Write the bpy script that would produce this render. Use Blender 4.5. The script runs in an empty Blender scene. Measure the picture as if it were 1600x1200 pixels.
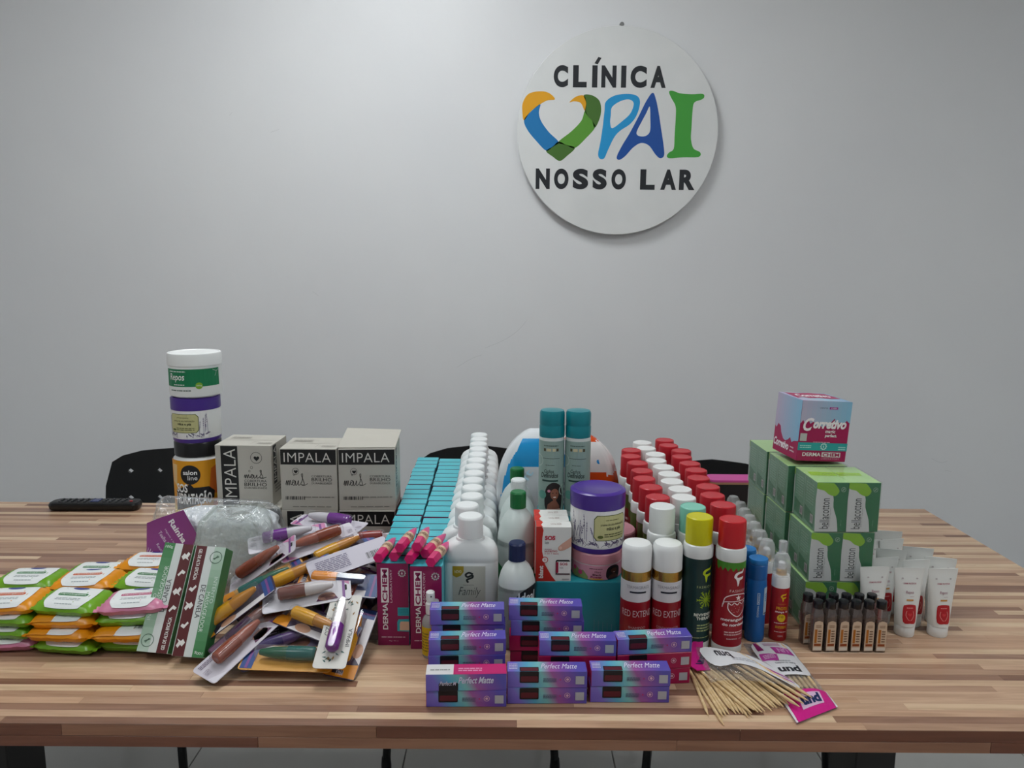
import bpy, bmesh, math, random
from mathutils import Vector, Matrix
S = bpy.context.scene
COL = S.collection
rnd = random.Random(11)
PI = math.pi
T = .75                                   # height of the table top

# ------------------------------------------------------------ camera, light, exposure
cd = bpy.data.cameras.new('camera'); cam = bpy.data.objects.new('camera', cd); COL.objects.link(cam)
cd.sensor_width = 36; cd.lens = 1180 / 1600 * 36; cd.clip_start = .02
pit, rol = math.radians(9), math.radians(.45)
fw = Vector((0, math.cos(pit), -math.sin(pit))); rt = Vector((1, 0, 0)); up = rt.cross(fw)
r2 = rt * math.cos(rol) + up * math.sin(rol); u2 = up * math.cos(rol) - rt * math.sin(rol)
m3 = Matrix((r2, u2, -fw)).transposed()
cam.matrix_world = Matrix.Translation((0, -.988, 1.402)) @ m3.to_4x4()
S.camera = cam
S.view_settings.view_transform = 'Standard'; S.view_settings.look = 'None'
S.view_settings.gamma = 1; S.view_settings.use_curve_mapping = False
S.view_settings.exposure = 0.0
W = bpy.data.worlds.new('world'); S.world = W; W.use_nodes = True
W.node_tree.nodes['Background'].inputs[0].default_value = (.8, .9, 1, 1)
W.node_tree.nodes['Background'].inputs[1].default_value = .2
LAMPS = [((-.42, .72), .62, .62, 17.5), ((-1.30, -.95), .62, .62, 12.2), ((1.45, -.75), .62, .62, 17.0)]   # ceiling panels: x,y, size, strength; the rear two are added fill
LAMP_COL = (.95, .985, 1.0)

# ------------------------------------------------------------ materials
def lin(h):
    h = h.lstrip('#'); c = [int(h[i:i+2], 16) / 255 for i in (0, 2, 4)]
    return tuple(x / 12.92 if x <= .04045 else ((x + .055) / 1.055) ** 2.4 for x in c)
_M = {}
def M(hexc, r=.5, metal=0, alpha=1, trans=0, ior=1.45, sss=0, spec=.5, coat=0):
    k = (hexc, r, metal, alpha, trans, ior, sss, spec, coat)
    if k in _M: return _M[k]
    m = bpy.data.materials.new('paint_' + hexc.strip('#')); m.use_nodes = True
    b = m.node_tree.nodes['Principled BSDF']; i = b.inputs
    i['Base Color'].default_value = lin(hexc) + (1,)
    i['Roughness'].default_value = r; i['Metallic'].default_value = metal
    i['Alpha'].default_value = alpha; i['Transmission Weight'].default_value = trans; i['IOR'].default_value = ior
    i['Specular IOR Level'].default_value = spec; i['Coat Weight'].default_value = coat
    if sss:
        i['Subsurface Weight'].default_value = sss; i['Subsurface Radius'].default_value = (.01, .01, .01)
    _M[k] = m
    return m
def nodes_mat(name):
    m = bpy.data.materials.new(name); m.use_nodes = True
    nt = m.node_tree; return m, nt, nt.nodes['Principled BSDF']
def ramp(nt, cols, const=False):
    n = nt.nodes.new('ShaderNodeValToRGB'); e = n.color_ramp.elements
    n.color_ramp.interpolation = 'CONSTANT' if const else 'LINEAR'
    while len(e) < len(cols): e.new(.5)
    for k, (p, c) in enumerate(cols): e[k].position = p; e[k].color = lin(c) + (1,)
    return n
def mat_wall():
    m, nt, b = nodes_mat('wall_paint'); L = nt.links
    tc = nt.nodes.new('ShaderNodeTexCoord')
    n = nt.nodes.new('ShaderNodeTexNoise'); n.inputs['Scale'].default_value = 1.3; n.inputs['Detail'].default_value = 6
    L.new(tc.outputs['Object'], n.inputs['Vector'])
    r = ramp(nt, [(.3, '#dfe0e2'), (.7, '#e5e6e7')]); L.new(n.outputs['Fac'], r.inputs[0]); L.new(r.outputs[0], b.inputs['Base Color'])
    n2 = nt.nodes.new('ShaderNodeTexNoise'); n2.inputs['Scale'].default_value = 9; n2.inputs['Detail'].default_value = 8
    L.new(tc.outputs['Object'], n2.inputs['Vector'])
    v = nt.nodes.new('ShaderNodeBump'); v.inputs['Strength'].default_value = .12; v.inputs['Distance'].default_value = .012
    L.new(n2.outputs['Fac'], v.inputs['Height']); L.new(v.outputs[0], b.inputs['Normal'])
    b.inputs['Roughness'].default_value = .42; b.inputs['Specular IOR Level'].default_value = .35
    return m
def mat_wood(name, cols, rough=.26):
    m, nt, b = nodes_mat(name); L = nt.links
    oi = nt.nodes.new('ShaderNodeObjectInfo'); tc = nt.nodes.new('ShaderNodeTexCoord')
    r = ramp(nt, [(k / len(cols), c) for k, c in enumerate(cols)], True); L.new(oi.outputs['Random'], r.inputs[0])
    mul = nt.nodes.new('ShaderNodeMath'); mul.operation = 'MULTIPLY'; mul.inputs[1].default_value = 37
    L.new(oi.outputs['Random'], mul.inputs[0])
    cx = nt.nodes.new('ShaderNodeCombineXYZ'); L.new(mul.outputs[0], cx.inputs[0]); L.new(mul.outputs[0], cx.inputs[1])
    ad = nt.nodes.new('ShaderNodeVectorMath'); ad.operation = 'ADD'
    L.new(tc.outputs['Object'], ad.inputs[0]); L.new(cx.outputs[0], ad.inputs[1])
    mp = nt.nodes.new('ShaderNodeMapping'); mp.inputs['Scale'].default_value = (4, 60, 60); L.new(ad.outputs[0], mp.inputs[0])
    n = nt.nodes.new('ShaderNodeTexNoise'); n.inputs['Scale'].default_value = 1.4; n.inputs['Detail'].default_value = 5; n.inputs['Distortion'].default_value = .8
    L.new(mp.outputs[0], n.inputs['Vector'])
    g = ramp(nt, [(.3, '#bdb0a6'), (.6, '#ffffff')]); L.new(n.outputs['Fac'], g.inputs[0])
    mx = nt.nodes.new('ShaderNodeMixRGB'); mx.blend_type = 'MULTIPLY'; mx.inputs[0].default_value = .5
    L.new(r.outputs[0], mx.inputs[1]); L.new(g.outputs[0], mx.inputs[2]); L.new(mx.outputs[0], b.inputs['Base Color'])
    b.inputs['Roughness'].default_value = rough; b.inputs['Specular IOR Level'].default_value = .45
    return m
def mat_grad(name, stops, rough=.3, axis='X'):
    m, nt, b = nodes_mat(name); L = nt.links
    tc = nt.nodes.new('ShaderNodeTexCoord'); sp = nt.nodes.new('ShaderNodeSeparateXYZ'); L.new(tc.outputs['Generated'], sp.inputs[0])
    nz = nt.nodes.new('ShaderNodeMath'); nz.operation = 'MULTIPLY_ADD'; nz.inputs[1].default_value = .12
    L.new(sp.outputs['Z' if axis == 'X' else 'X'], nz.inputs[0]); L.new(sp.outputs[axis], nz.inputs[2])
    r = ramp(nt, stops); L.new(nz.outputs[0], r.inputs[0]); L.new(r.outputs[0], b.inputs['Base Color'])
    b.inputs['Roughness'].default_value = rough
    return m
def mat_noise(name, c1, c2, scale, rough=.5, bump=0, alpha=1):
    m, nt, b = nodes_mat(name); L = nt.links
    tc = nt.nodes.new('ShaderNodeTexCoord'); n = nt.nodes.new('ShaderNodeTexNoise'); n.inputs['Scale'].default_value = scale; n.inputs['Detail'].default_value = 4
    L.new(tc.outputs['Object'], n.inputs['Vector']); r = ramp(nt, [(.35, c1), (.65, c2)])
    L.new(n.outputs['Fac'], r.inputs[0]); L.new(r.outputs[0], b.inputs['Base Color'])
    if bump:
        v = nt.nodes.new('ShaderNodeBump'); v.inputs['Strength'].default_value = bump; v.inputs['Distance'].default_value = .004
        L.new(n.outputs['Fac'], v.inputs['Height']); L.new(v.outputs[0], b.inputs['Normal'])
    b.inputs['Roughness'].default_value = rough; b.inputs['Alpha'].default_value = alpha
    return m
_F = {}
def film(name, tint, dif, rough=.08, bump=0, scale=40, ior=1.45):
    '''clear plastic film: see-through with a sheen and a little haze of its own'''
    k = (name, tint, dif, rough, bump)
    if k in _F: return _F[k]
    m, nt, b = nodes_mat(name); L = nt.links; nt.nodes.remove(b)
    out = [n for n in nt.nodes if n.type == 'OUTPUT_MATERIAL'][0]
    tr = nt.nodes.new('ShaderNodeBsdfTransparent'); df = nt.nodes.new('ShaderNodeBsdfDiffuse'); gl = nt.nodes.new('ShaderNodeBsdfGlossy')
    df.inputs[0].default_value = lin(tint) + (1,); gl.inputs['Roughness'].default_value = rough; tr.inputs[0].default_value = tuple(.6 + .4 * c for c in lin(tint)) + (1,)
    m1 = nt.nodes.new('ShaderNodeMixShader'); m1.inputs[0].default_value = dif; L.new(tr.outputs[0], m1.inputs[1]); L.new(df.outputs[0], m1.inputs[2])
    lw = nt.nodes.new('ShaderNodeLayerWeight'); lw.inputs['Blend'].default_value = .5
    pw = nt.nodes.new('ShaderNodeMath'); pw.operation = 'POWER'; pw.inputs[1].default_value = 4; L.new(lw.outputs['Facing'], pw.inputs[0])
    f0 = ((ior - 1) / (ior + 1)) ** 2 * 2
    fr = nt.nodes.new('ShaderNodeMath'); fr.operation = 'MULTIPLY_ADD'; fr.inputs[1].default_value = .55; fr.inputs[2].default_value = f0; L.new(pw.outputs[0], fr.inputs[0])
    m2 = nt.nodes.new('ShaderNodeMixShader'); L.new(fr.outputs[0], m2.inputs[0]); L.new(m1.outputs[0], m2.inputs[1]); L.new(gl.outputs[0], m2.inputs[2])
    L.new(m2.outputs[0], out.inputs['Surface'])
    if bump:
        tc = nt.nodes.new('ShaderNodeTexCoord'); n = nt.nodes.new('ShaderNodeTexNoise'); n.inputs['Scale'].default_value = scale; n.inputs['Detail'].default_value = 3; n.inputs['Distortion'].default_value = 1.5
        v = nt.nodes.new('ShaderNodeBump'); v.inputs['Strength'].default_value = bump; v.inputs['Distance'].default_value = .01
        L.new(tc.outputs['Object'], n.inputs['Vector']); L.new(n.outputs['Fac'], v.inputs['Height'])
        for x in (df, gl, lw): L.new(v.outputs[0], x.inputs['Normal'])
    _F[k] = m
    return m
def mat_lamp(strength):
    m, nt, b = nodes_mat('lamp_diffuser')
    b.inputs['Base Color'].default_value = (.9, .9, .9, 1)
    b.inputs['Emission Color'].default_value = LAMP_COL + (1,); b.inputs['Emission Strength'].default_value = strength
    return m

# ------------------------------------------------------------ mesh collecting
class G:
    def __init__(s): s.v = []; s.f = []; s.mi = []; s.ms = []
    def _m(s, mat):
        if mat not in s.ms: s.ms.append(mat)
        return s.ms.index(mat)
    def add(s, V, F, mat, xf=None):
        o = len(s.v); s.v += [tuple(xf @ Vector(p)) if xf else tuple(p) for p in V]
        for k, f in enumerate(F):
            s.f.append([o + i for i in f]); s.mi.append(s._m(mat[k] if isinstance(mat, list) else mat))
        return s
    def box(s, x0, x1, y0, y1, z0, z1, mat, b=.0008, faces=None, xf=None):
        """chamfered box; faces: dict of -x +x -y +y -z +z -> material"""
        V = []; 
        c = [(x0, x1), (y0, y1), (z0, z1)]
        idx = {}
        for i in (0, 1):
            for j in (0, 1):
                for k in (0, 1):
                    p = (c[0][i], c[1][j], c[2][k]); sg = (1 if i == 0 else -1, 1 if j == 0 else -1, 1 if k == 0 else -1)
                    for a in range(3):
                        q = [p[d] + (0 if d == a else sg[d] * b) for d in range(3)]
                        idx[(i, j, k, a)] = len(V); V.append(q)
        F = []; Ms = []
        fm = faces or {}
        names = [('-x', '+x'), ('-y', '+y'), ('-z', '+z')]
        for a in range(3):
            o1, o2 = (a + 1) % 3, (a + 2) % 3
            for side in (0, 1):
                def key(p, q):
                    t = [0, 0, 0]; t[a] = side; t[o1] = p; t[o2] = q; return (*t, a)
                loop = [key(0, 0), key(1, 0), key(1, 1), key(0, 1)]
                if side == 0: loop.reverse()
                F.append([idx[k] for k in loop]); Ms.append(fm.get(names[a][side], mat))
        for a in range(3):          # edges along axis a
            o1, o2 = (a + 1) % 3, (a + 2) % 3
            for p in (0, 1):
                for q in (0, 1):
                    def key(e, ax):
                        t = [0, 0, 0]; t[a] = e; t[o1] = p; t[o2] = q; return idx[(*t, ax)]
                    loop = [key(0, o1), key(1, o1), key(1, o2), key(0, o2)]
                    if (p + q) % 2: loop.reverse()
                    F.append(loop if True else loop); Ms.append(fm.get(names[o1][p], mat))
        for i in (0, 1):
            for j in (0, 1):
                for k in (0, 1):
                    loop = [idx[(i, j, k, 0)], idx[(i, j, k, 1)], idx[(i, j, k, 2)]]
                    if (i + j + k) % 2 == 0: loop.reverse()
                    F.append(loop); Ms.append(mat)
        return s.add(V, F, Ms, xf)
    def loft(s, secs, mat, cap0=True, cap1=True, xf=None):
        """secs: list of equal-length closed rings of 3D points; mat: one or one per band"""
        n = len(secs[0]); V = [p for r in secs for p in r]; F = []; Ms = []
        for k in range(len(secs) - 1):
            mm = mat[k] if isinstance(mat, list) else mat
            for i in range(n):
                j = (i + 1) % n
                F.append([k * n + i, k * n + j, (k + 1) * n + j, (k + 1) * n + i]); Ms.append(mm)
        m0 = mat[0] if isinstance(mat, list) else mat; m1 = mat[-1] if isinstance(mat, list) else mat
        if cap0: F.append(list(range(n))[::-1]); Ms.append(m0)
        if cap1: F.append([(len(secs) - 1) * n + i for i in range(n)]); Ms.append(m1)
        return s.add(V, F, Ms, xf)
    def lathe(s, prof, mat, n=28, cx=0, cy=0, cap0=True, cap1=True, xf=None):
        secs = [[(cx + r * math.cos(2 * PI * i / n), cy + r * math.sin(2 * PI * i / n), z) for i in range(n)] for r, z in prof]
        return s.loft(secs, mat, cap0, cap1, xf)
    def tube(s, pts, r, mat, n=8, xf=None):
        pts = [Vector(p) for p in pts]; secs = []
        rr = r if isinstance(r, (list, tuple)) else [r] * len(pts)
        for k, p in enumerate(pts):
            t = (pts[min(k + 1, len(pts) - 1)] - pts[max(k - 1, 0)]).normalized()
            a = Vector((0, 0, 1)) if abs(t.z) < .9 else Vector((1, 0, 0))
            e1 = t.cross(a).normalized(); e2 = t.cross(e1)
            secs.append([tuple(p + e1 * rr[k] * math.cos(2 * PI * i / n) - e2 * rr[k] * math.sin(2 * PI * i / n)) for i in range(n)])
        return s.loft(secs, mat, True, True, xf)
    def prism(s, poly, d, mat, o=(0, 0, 0), u=(1, 0, 0), v=(0, 0, 1)):
        """polygon in (u,v) extruded by d against the normal u x v"""
        u = Vector(u); v = Vector(v); w = u.cross(v); o = Vector(o); n = len(poly)
        A = [o + u * a + v * b for a, b in poly]; B = [p - w * d for p in A]
        F = [list(range(n)), list(range(2 * n - 1, n - 1, -1))]
        F += [[i, n + i, n + (i + 1) % n, (i + 1) % n] for i in range(n)]
        return s.add(A + B, F, mat)
    def build(s, name, parent=None, loc=(0, 0, 0), rot=(0, 0, 0), ang=35, flat=False):
        me = bpy.data.meshes.new(name); me.from_pydata(s.v, [], s.f)
        for m in s.ms: me.materials.append(m)
        me.polygons.foreach_set('material_index', s.mi)
        if not flat:
            me.polygons.foreach_set('use_smooth', [True] * len(s.f)); me.set_sharp_from_angle(angle=math.radians(ang))
        me.update()
        o = bpy.data.objects.new(name, me); COL.objects.link(o)
        o.location = loc; o.rotation_euler = rot
        if parent: o.parent = parent
        return o
def rr(w, d, r, n=5):
    """rounded rectangle ring, ccw"""
    P = []
    for cx, cy, a in ((w/2 - r, d/2 - r, 0), (-w/2 + r, d/2 - r, 90), (-w/2 + r, -d/2 + r, 180), (w/2 - r, -d/2 + r, 270)):
        for k in range(n): t = math.radians(a + 90 * k / (n - 1)); P.append((cx + r * math.cos(t), cy + r * math.sin(t)))
    return P
def ring(P, z): return [(x, y, z) for x, y in P]
def crom(pts, n=8, closed=False):
    """Catmull-Rom through 2D points"""
    out = []; N = len(pts)
    for i in range(N if closed else N - 1):
        g = (lambda k: pts[k % N]) if closed else (lambda k: pts[min(max(k, 0), N - 1)])
        p0, p1, p2, p3 = g(i - 1), g(i), g(i + 1), g(i + 2)
        for k in range(n):
            t = k / n
            out.append(tuple(.5 * (2 * p1[d] + (p2[d] - p0[d]) * t + (2 * p0[d] - 5 * p1[d] + 4 * p2[d] - p3[d]) * t * t + (3 * p1[d] - p0[d] - 3 * p2[d] + p3[d]) * t ** 3) for d in (0, 1)))
    if not closed: out.append(pts[-1])
    return out

# ------------------------------------------------------------ lettering and flat print
_T = {}
RES = [3]
def tgeom(s, bold, shear, space):
    k = (s, bold, shear, space)
    if k not in _T:
        c = bpy.data.curves.new('t', 'FONT'); c.body = s; c.size = 1; c.offset = bold; c.shear = shear; c.space_character = space
        c.resolution_u = RES[0]; c.fill_mode = 'FRONT'
        o = bpy.data.objects.new('t', c); me = o.to_mesh()
        V = [(v.co.x, v.co.y) for v in me.vertices]; F = [list(p.vertices) for p in me.polygons]
        o.to_mesh_clear(); bpy.data.objects.remove(o); bpy.data.curves.remove(c)
        xs = [p[0] for p in V] or [0, 1]; ys = [p[1] for p in V] or [0, 1]
        x0, x1, y0, y1 = min(xs), max(xs), min(ys), max(ys)
        _T[k] = ([((x - x0) / (x1 - x0 or 1), (y - y0) / (y1 - y0 or 1)) for x, y in V], F)
    return _T[k]
class Pr:
    """flat print in unit (u,v) of a w x h face"""
    def __init__(s, w, h): s.w = w; s.h = h; s.it = []
    def add(s, V, F, c, l): s.it.append((V, F, c, l)); return s
    def rect(s, u0, v0, u1, v1, c, l=0): return s.add([(u0, v0), (u1, v0), (u1, v1), (u0, v1)], [[0, 1, 2, 3]], c, l)
    def poly(s, P, c, l=0):
        a = sum(P[i][0] * P[(i + 1) % len(P)][1] - P[(i + 1) % len(P)][0] * P[i][1] for i in range(len(P)))
        if a < 0: P = P[::-1]
        return s.add(list(P), [list(range(len(P)))], c, l)
    def ell(s, cu, cv, ru, rv, c, l=0, n=20): return s.poly([(cu + ru * math.cos(2 * PI * i / n), cv + rv * math.sin(2 * PI * i / n)) for i in range(n)], c, l)
    def dot(s, cu, cv, r, c, l=0, n=20): return s.ell(cu, cv, r / s.w, r / s.h, c, l, n)
    def ringp(s, cu, cv, r, t, c, l=0, n=20):
        V = []; F = []
        for i in range(n):
            a = 2 * PI * i / n
            V += [(cu + r / s.w * math.cos(a), cv + r / s.h * math.sin(a)), (cu + (r - t) / s.w * math.cos(a), cv + (r - t) / s.h * math.sin(a))]
        for i in range(n): j = (i + 1) % n; F.append([2 * i, 2 * j, 2 * j + 1, 2 * i + 1])
        return s.add(V, F, c, l)
    def rrect(s, u0, v0, u1, v1, rad, c, l=0):
        P = rr((u1 - u0) * s.w, (v1 - v0) * s.h, rad, 4)
        return s.poly([((u0 + u1) / 2 + x / s.w, (v0 + v1) / 2 + y / s.h) for x, y in P], c, l)
    def stroke(s, pts, t, c, l=1, sm=6, box=None):
        if box: pts = [(box[0] + (box[2] - box[0]) * a, box[1] + (box[3] - box[1]) * b) for a, b in pts]
        P = crom(pts, sm) if sm else pts
        V = []; F = []
        for k, p in enumerate(P):
            a = P[max(k - 1, 0)]; b = P[min(k + 1, len(P) - 1)]
            dx, dy = (b[0] - a[0]) * s.w, (b[1] - a[1]) * s.h; d = math.hypot(dx, dy) or 1
            nx, ny = -dy / d * t / 2 / s.w, dx / d * t / 2 / s.h
            V += [(p[0] + nx, p[1] + ny), (p[0] - nx, p[1] - ny)]
        for k in range(len(P) - 1): F.append([2 * k + 1, 2 * k + 3, 2 * k + 2, 2 * k])
        return s.add(V, F, c, l)
    def txt(s, t, u0, v0, u1, v1, c, l=1, bold=0, shear=0, rot=0, space=1):
        V, F = tgeom(t, bold, shear, space)
        if rot == 90: V = [(1 - y, x) for x, y in V]
        if rot == -90: V = [(y, 1 - x) for x, y in V]
        if rot == 180: V = [(1 - x, 1 - y) for x, y in V]
        return s.add([(u0 + (u1 - u0) * x, v0 + (v1 - v0) * y) for x, y in V], F, c, l)
    def fine(s, u0, v0, u1, v1, n, c, l=1, seed=1):
        """rows of print too small to read"""
        q = random.Random(seed)
        for k in range(n):
            a = v0 + (v1 - v0) * k / n; b = a + (v1 - v0) / n * .5; u = u0
            while u < u1 - .005:
                d = min(u1 - u, (u1 - u0) * q.uniform(.08, .25)); s.rect(u, a, u + d * .85, b, c, l); u += d
        return s
    def bars(s, u0, v0, u1, v1, c, l=1, seed=3):
        q = random.Random(seed); u = u0
        while u < u1:
            d = (u1 - u0) * q.choice((.02, .03, .05)); s.rect(u, v0, min(u + d, u1), v1, c, l); u += d * q.choice((1.6, 2.2, 2.8))
        return s
    def out(s, name, parent, fn, cutu=None, cutv=None, rough=.45):
        """fn(a,b,off) -> 3D point, a,b in metres from the lower left"""
        bm = bmesh.new(); ms = []
        for V, F, c, l in s.it:
            if c not in ms: ms.append(c)
            vs = [bm.verts.new((p[0] * s.w, p[1] * s.h, l)) for p in V]
            for f in F:
                try: q = bm.faces.new([vs[i] for i in f]); q.material_index = ms.index(c)
                except ValueError: pass
        bm.normal_update()
        for f in bm.faces:
            if f.normal.z < 0: f.normal_flip()
        def cut(step, size, axis):
            k = step
            while k < size - 1e-6:
                co = (k, 0, 0) if axis == 0 else (0, k, 0); no = (1, 0, 0) if axis == 0 else (0, 1, 0)
                bmesh.ops.bisect_plane(bm, geom=bm.verts[:] + bm.edges[:] + bm.faces[:], dist=1e-7, plane_co=co, plane_no=no); k += step
        if cutu: cut(cutu, s.w, 0)
        if cutv: cut(cutv, s.h, 1)
        for v in bm.verts: v.co = Vector(fn(v.co.x, v.co.y, .00035 + .00022 * v.co.z))
        me = bpy.data.meshes.new(name); bm.to_mesh(me); bm.free()
        for c in ms: me.materials.append(M(c, rough) if isinstance(c, str) else c)
        me.update()
        o = bpy.data.objects.new(name, me); COL.objects.link(o); o.parent = parent
        return o
    def flat(s, name, parent, o, u=(1, 0, 0), v=(0, 0, 1), **k):
        o = Vector(o); u = Vector(u); v = Vector(v); w = u.cross(v)
        return s.out(name, parent, lambda a, b, q: o + u * a + v * b + w * q, **k)
    def cyl(s, name, parent, R, z0, a0=0, cx=0, cy=0, **k):
        """wrapped on a cylinder, centred on angle a0 from the front (-y)"""
        def fn(a, b, q):
            t = (a - s.w / 2) / R + a0; r = R + q
            return (cx + r * math.sin(t), cy - r * math.cos(t), z0 + b)
        return s.out(name, parent, fn, cutu=R * .17, **k)

# ------------------------------------------------------------ things
def tag(o, label=None, cat=None, group=None, kind=None):
    for k, v in (('label', label), ('category', cat), ('group', group), ('kind', kind)):
        if v: o[k] = v
    return o
def thing(name, label, cat, loc=(0, 0, 0), rot=(0, 0, 0), group=None):
    o = bpy.data.objects.new(name, None); COL.objects.link(o); o.empty_display_size = .02
    o.location = loc; o.rotation_euler = rot if isinstance(rot, tuple) else (0, 0, rot)
    return tag(o, label, cat, group)
def dup(root, loc, rot=None, label=None, group=None, skip=()):
    def rec(o, par):
        c = o.copy(); COL.objects.link(c); c.parent = par
        for ch in list(o.children):
            if ch.name.split('.')[0] not in skip: rec(ch, c)
        return c
    r = rec(root, None); r.location = loc
    if rot is not None: r.rotation_euler = rot if isinstance(rot, tuple) else (0, 0, rot)
    return tag(r, label, None, group)
def frame(o, p, t, n):
    """local x along t, local z along n"""
    t = Vector(t).normalized(); n = Vector(n); n = (n - t * n.dot(t)).normalized(); b = n.cross(t)
    o.matrix_world = Matrix.Translation(p) @ Matrix((t, b, n)).transposed().to_4x4()

# ------------------------------------------------------------ the room
WALL = mat_wall()
X0, X1, Y0, Y1, H = -2.7, 2.7, -3.0, 1.75, 2.85
def slab(name, x0, x1, y0, y1, z0, z1, mat, kind='structure'):
    return tag(G().box(x0, x1, y0, y1, z0, z1, mat, .001).build(name, flat=True), kind=kind)
wb_ = slab('wall_back', X0, X1, Y1, Y1 + .12, 0, H, WALL)
slab('wall_left', X0 - .12, X0, Y0, Y1 + .12, 0, H, WALL)
slab('wall_right', X1, X1 + .12, Y0, Y1 + .12, 0, H, WALL)
slab('wall_front', X0 - .12, X1 + .12, Y0 - .12, Y0, 0, H, WALL)
slab('ceiling', X0 - .12, X1 + .12, Y0 - .12, Y1 + .12, H, H + .1, M('#e4e4e2', .8))
fl = slab('floor', X0 - .12, X1 + .12, Y0 - .12, Y1 + .12, -.1, -.006, M('#8d8d8a', .8))
tile_m = mat_noise('porcelain_tile', '#c0bfba', '#c9c8c3', 3, .18)
tg = G().box(-.2985, .2985, -.2985, .2985, -.006, 0, tile_m, .0015)
t0 = None
for i in range(9):
    for j in range(8):
        p = (-2.4 + i * .6, -2.7 + j * .6, 0)
        if t0 is None: t0 = tg.build('tile', fl, p)
        else: c = t0.copy(); COL.objects.link(c); c.location = p; c.parent = fl
for k_, P_ in enumerate(([(-.10, 1.10), (-.03, 1.13), (.02, 1.165), (.05, 1.20)], [(-.20, 1.03), (-.15, 1.06), (-.11, 1.075)], [(1.565, .70), (1.60, .685), (1.625, .69)], [(1.62, .655), (1.645, .65)], [(-.99, 1.905), (-.98, 1.915)], [(-.85, 1.85), (-.82, 1.86)], [(-.72, 1.30), (-.70, 1.285)])):
    p = Pr(1, 1); p.stroke(P_, .0009, '#c8c9ca', 0, 4); p.out('hairline_crack', wb_, lambda a, b, q_: (a, Y1 - q_, b))
slab('baseboard_back', X0, X1, Y1 - .014, Y1, 0, .08, M('#cfcec9', .3))
for (lx, ly), sx, sy, e in LAMPS:
    t = thing('ceiling_lamp', 'square white ceiling panel lamp %s' % ('above the table' if ly > 0 else 'added for fill on the remote control side of the room' if lx < 0 else 'added for fill on the cream tube side of the room'), 'lamp', (lx, ly, H))
    g = G(); fm = M('#f2f2f0', .4)
    for a in (-1, 1):
        g.box(-sx/2, sx/2, a * sy/2 - .012, a * sy/2 + .012, -.03, 0, fm)
        g.box(a * sx/2 - .012, a * sx/2 + .012, -sy/2 + .012, sy/2 - .012, -.03, 0, fm)
    g.build('frame', t)
    G().box(-sx/2 + .012, sx/2 - .012, -sy/2 + .012, sy/2 - .012, -.024, -.004, mat_lamp(e)).build('diffuser', t)

# ------------------------------------------------------------ the table
TX0, TX1, TY1 = -1.46, 1.13, 1.0
table = thing('meeting_table', 'long meeting table with glossy striped butcher block top and dark steel legs', 'table', (-.225, .5, 0))
ox, oy = -.225, .5
WOOD = mat_wood('laminate_wood', ['#c6a184', '#ae8a70', '#d4b394', '#98745f', '#dabd9d', '#b69278', '#cba88b', '#a17e69', '#d6b797', '#bb987d', '#8a6653', '#c8a588'])
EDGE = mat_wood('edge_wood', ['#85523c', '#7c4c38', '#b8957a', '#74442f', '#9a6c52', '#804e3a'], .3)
core = G().box(TX0 + .004 - ox, TX1 - .004 - ox, .004 - oy, TY1 - .004 - oy, T - .036, T - .004, M('#6b4c3a', .5)).build('tabletop', table)
nrow = 60; dy = TY1 / nrow
q = random.Random(5); cache = {}
for r in range(nrow):
    x = TX0 - q.uniform(0, .4)
    while x < TX1:
        L = q.choice((.38, .5, .6, .74)); a, b = max(x, TX0), min(x + L, TX1); x += L
        if b - a < .02: continue
        k = round(b - a, 4)
        if k not in cache:
            cache[k] = G().box(-k/2 + .0001, k/2 - .0001, -dy/2 + .0001, dy/2 - .0001, -.004, 0, WOOD, .0002).build('stave', core, flat=True); o = cache[k]
        else:
            o = cache[k].copy(); COL.objects.link(o)
        o.parent = core; o.location = ((a + b) / 2 - ox, (r + .5) * dy - oy, T)
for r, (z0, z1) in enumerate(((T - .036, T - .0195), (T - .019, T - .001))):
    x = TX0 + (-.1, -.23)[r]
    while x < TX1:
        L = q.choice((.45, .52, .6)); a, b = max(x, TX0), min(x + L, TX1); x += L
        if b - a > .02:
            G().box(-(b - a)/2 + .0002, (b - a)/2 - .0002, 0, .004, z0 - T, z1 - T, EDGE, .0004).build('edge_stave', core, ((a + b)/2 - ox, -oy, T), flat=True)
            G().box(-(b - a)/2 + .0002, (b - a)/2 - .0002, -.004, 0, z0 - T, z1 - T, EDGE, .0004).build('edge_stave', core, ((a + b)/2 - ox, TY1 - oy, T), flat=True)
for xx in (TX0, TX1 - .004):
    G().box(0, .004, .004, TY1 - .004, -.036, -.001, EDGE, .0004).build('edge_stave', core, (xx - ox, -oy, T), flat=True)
STEEL = M('#1c1a1a', .4)
for xx in (-1.085, .762):
    g = G().box(-.042, .042, -.06, .06, .035, T - .04, STEEL, .003); g.box(-.05, .05, -.36, .36, 0, .035, STEEL, .004); g.box(-.05, .05, -.33, .33, T - .055, T - .036, STEEL, .003)
    g.build('leg', table, (xx - ox, .5 - oy, 0))

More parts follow.
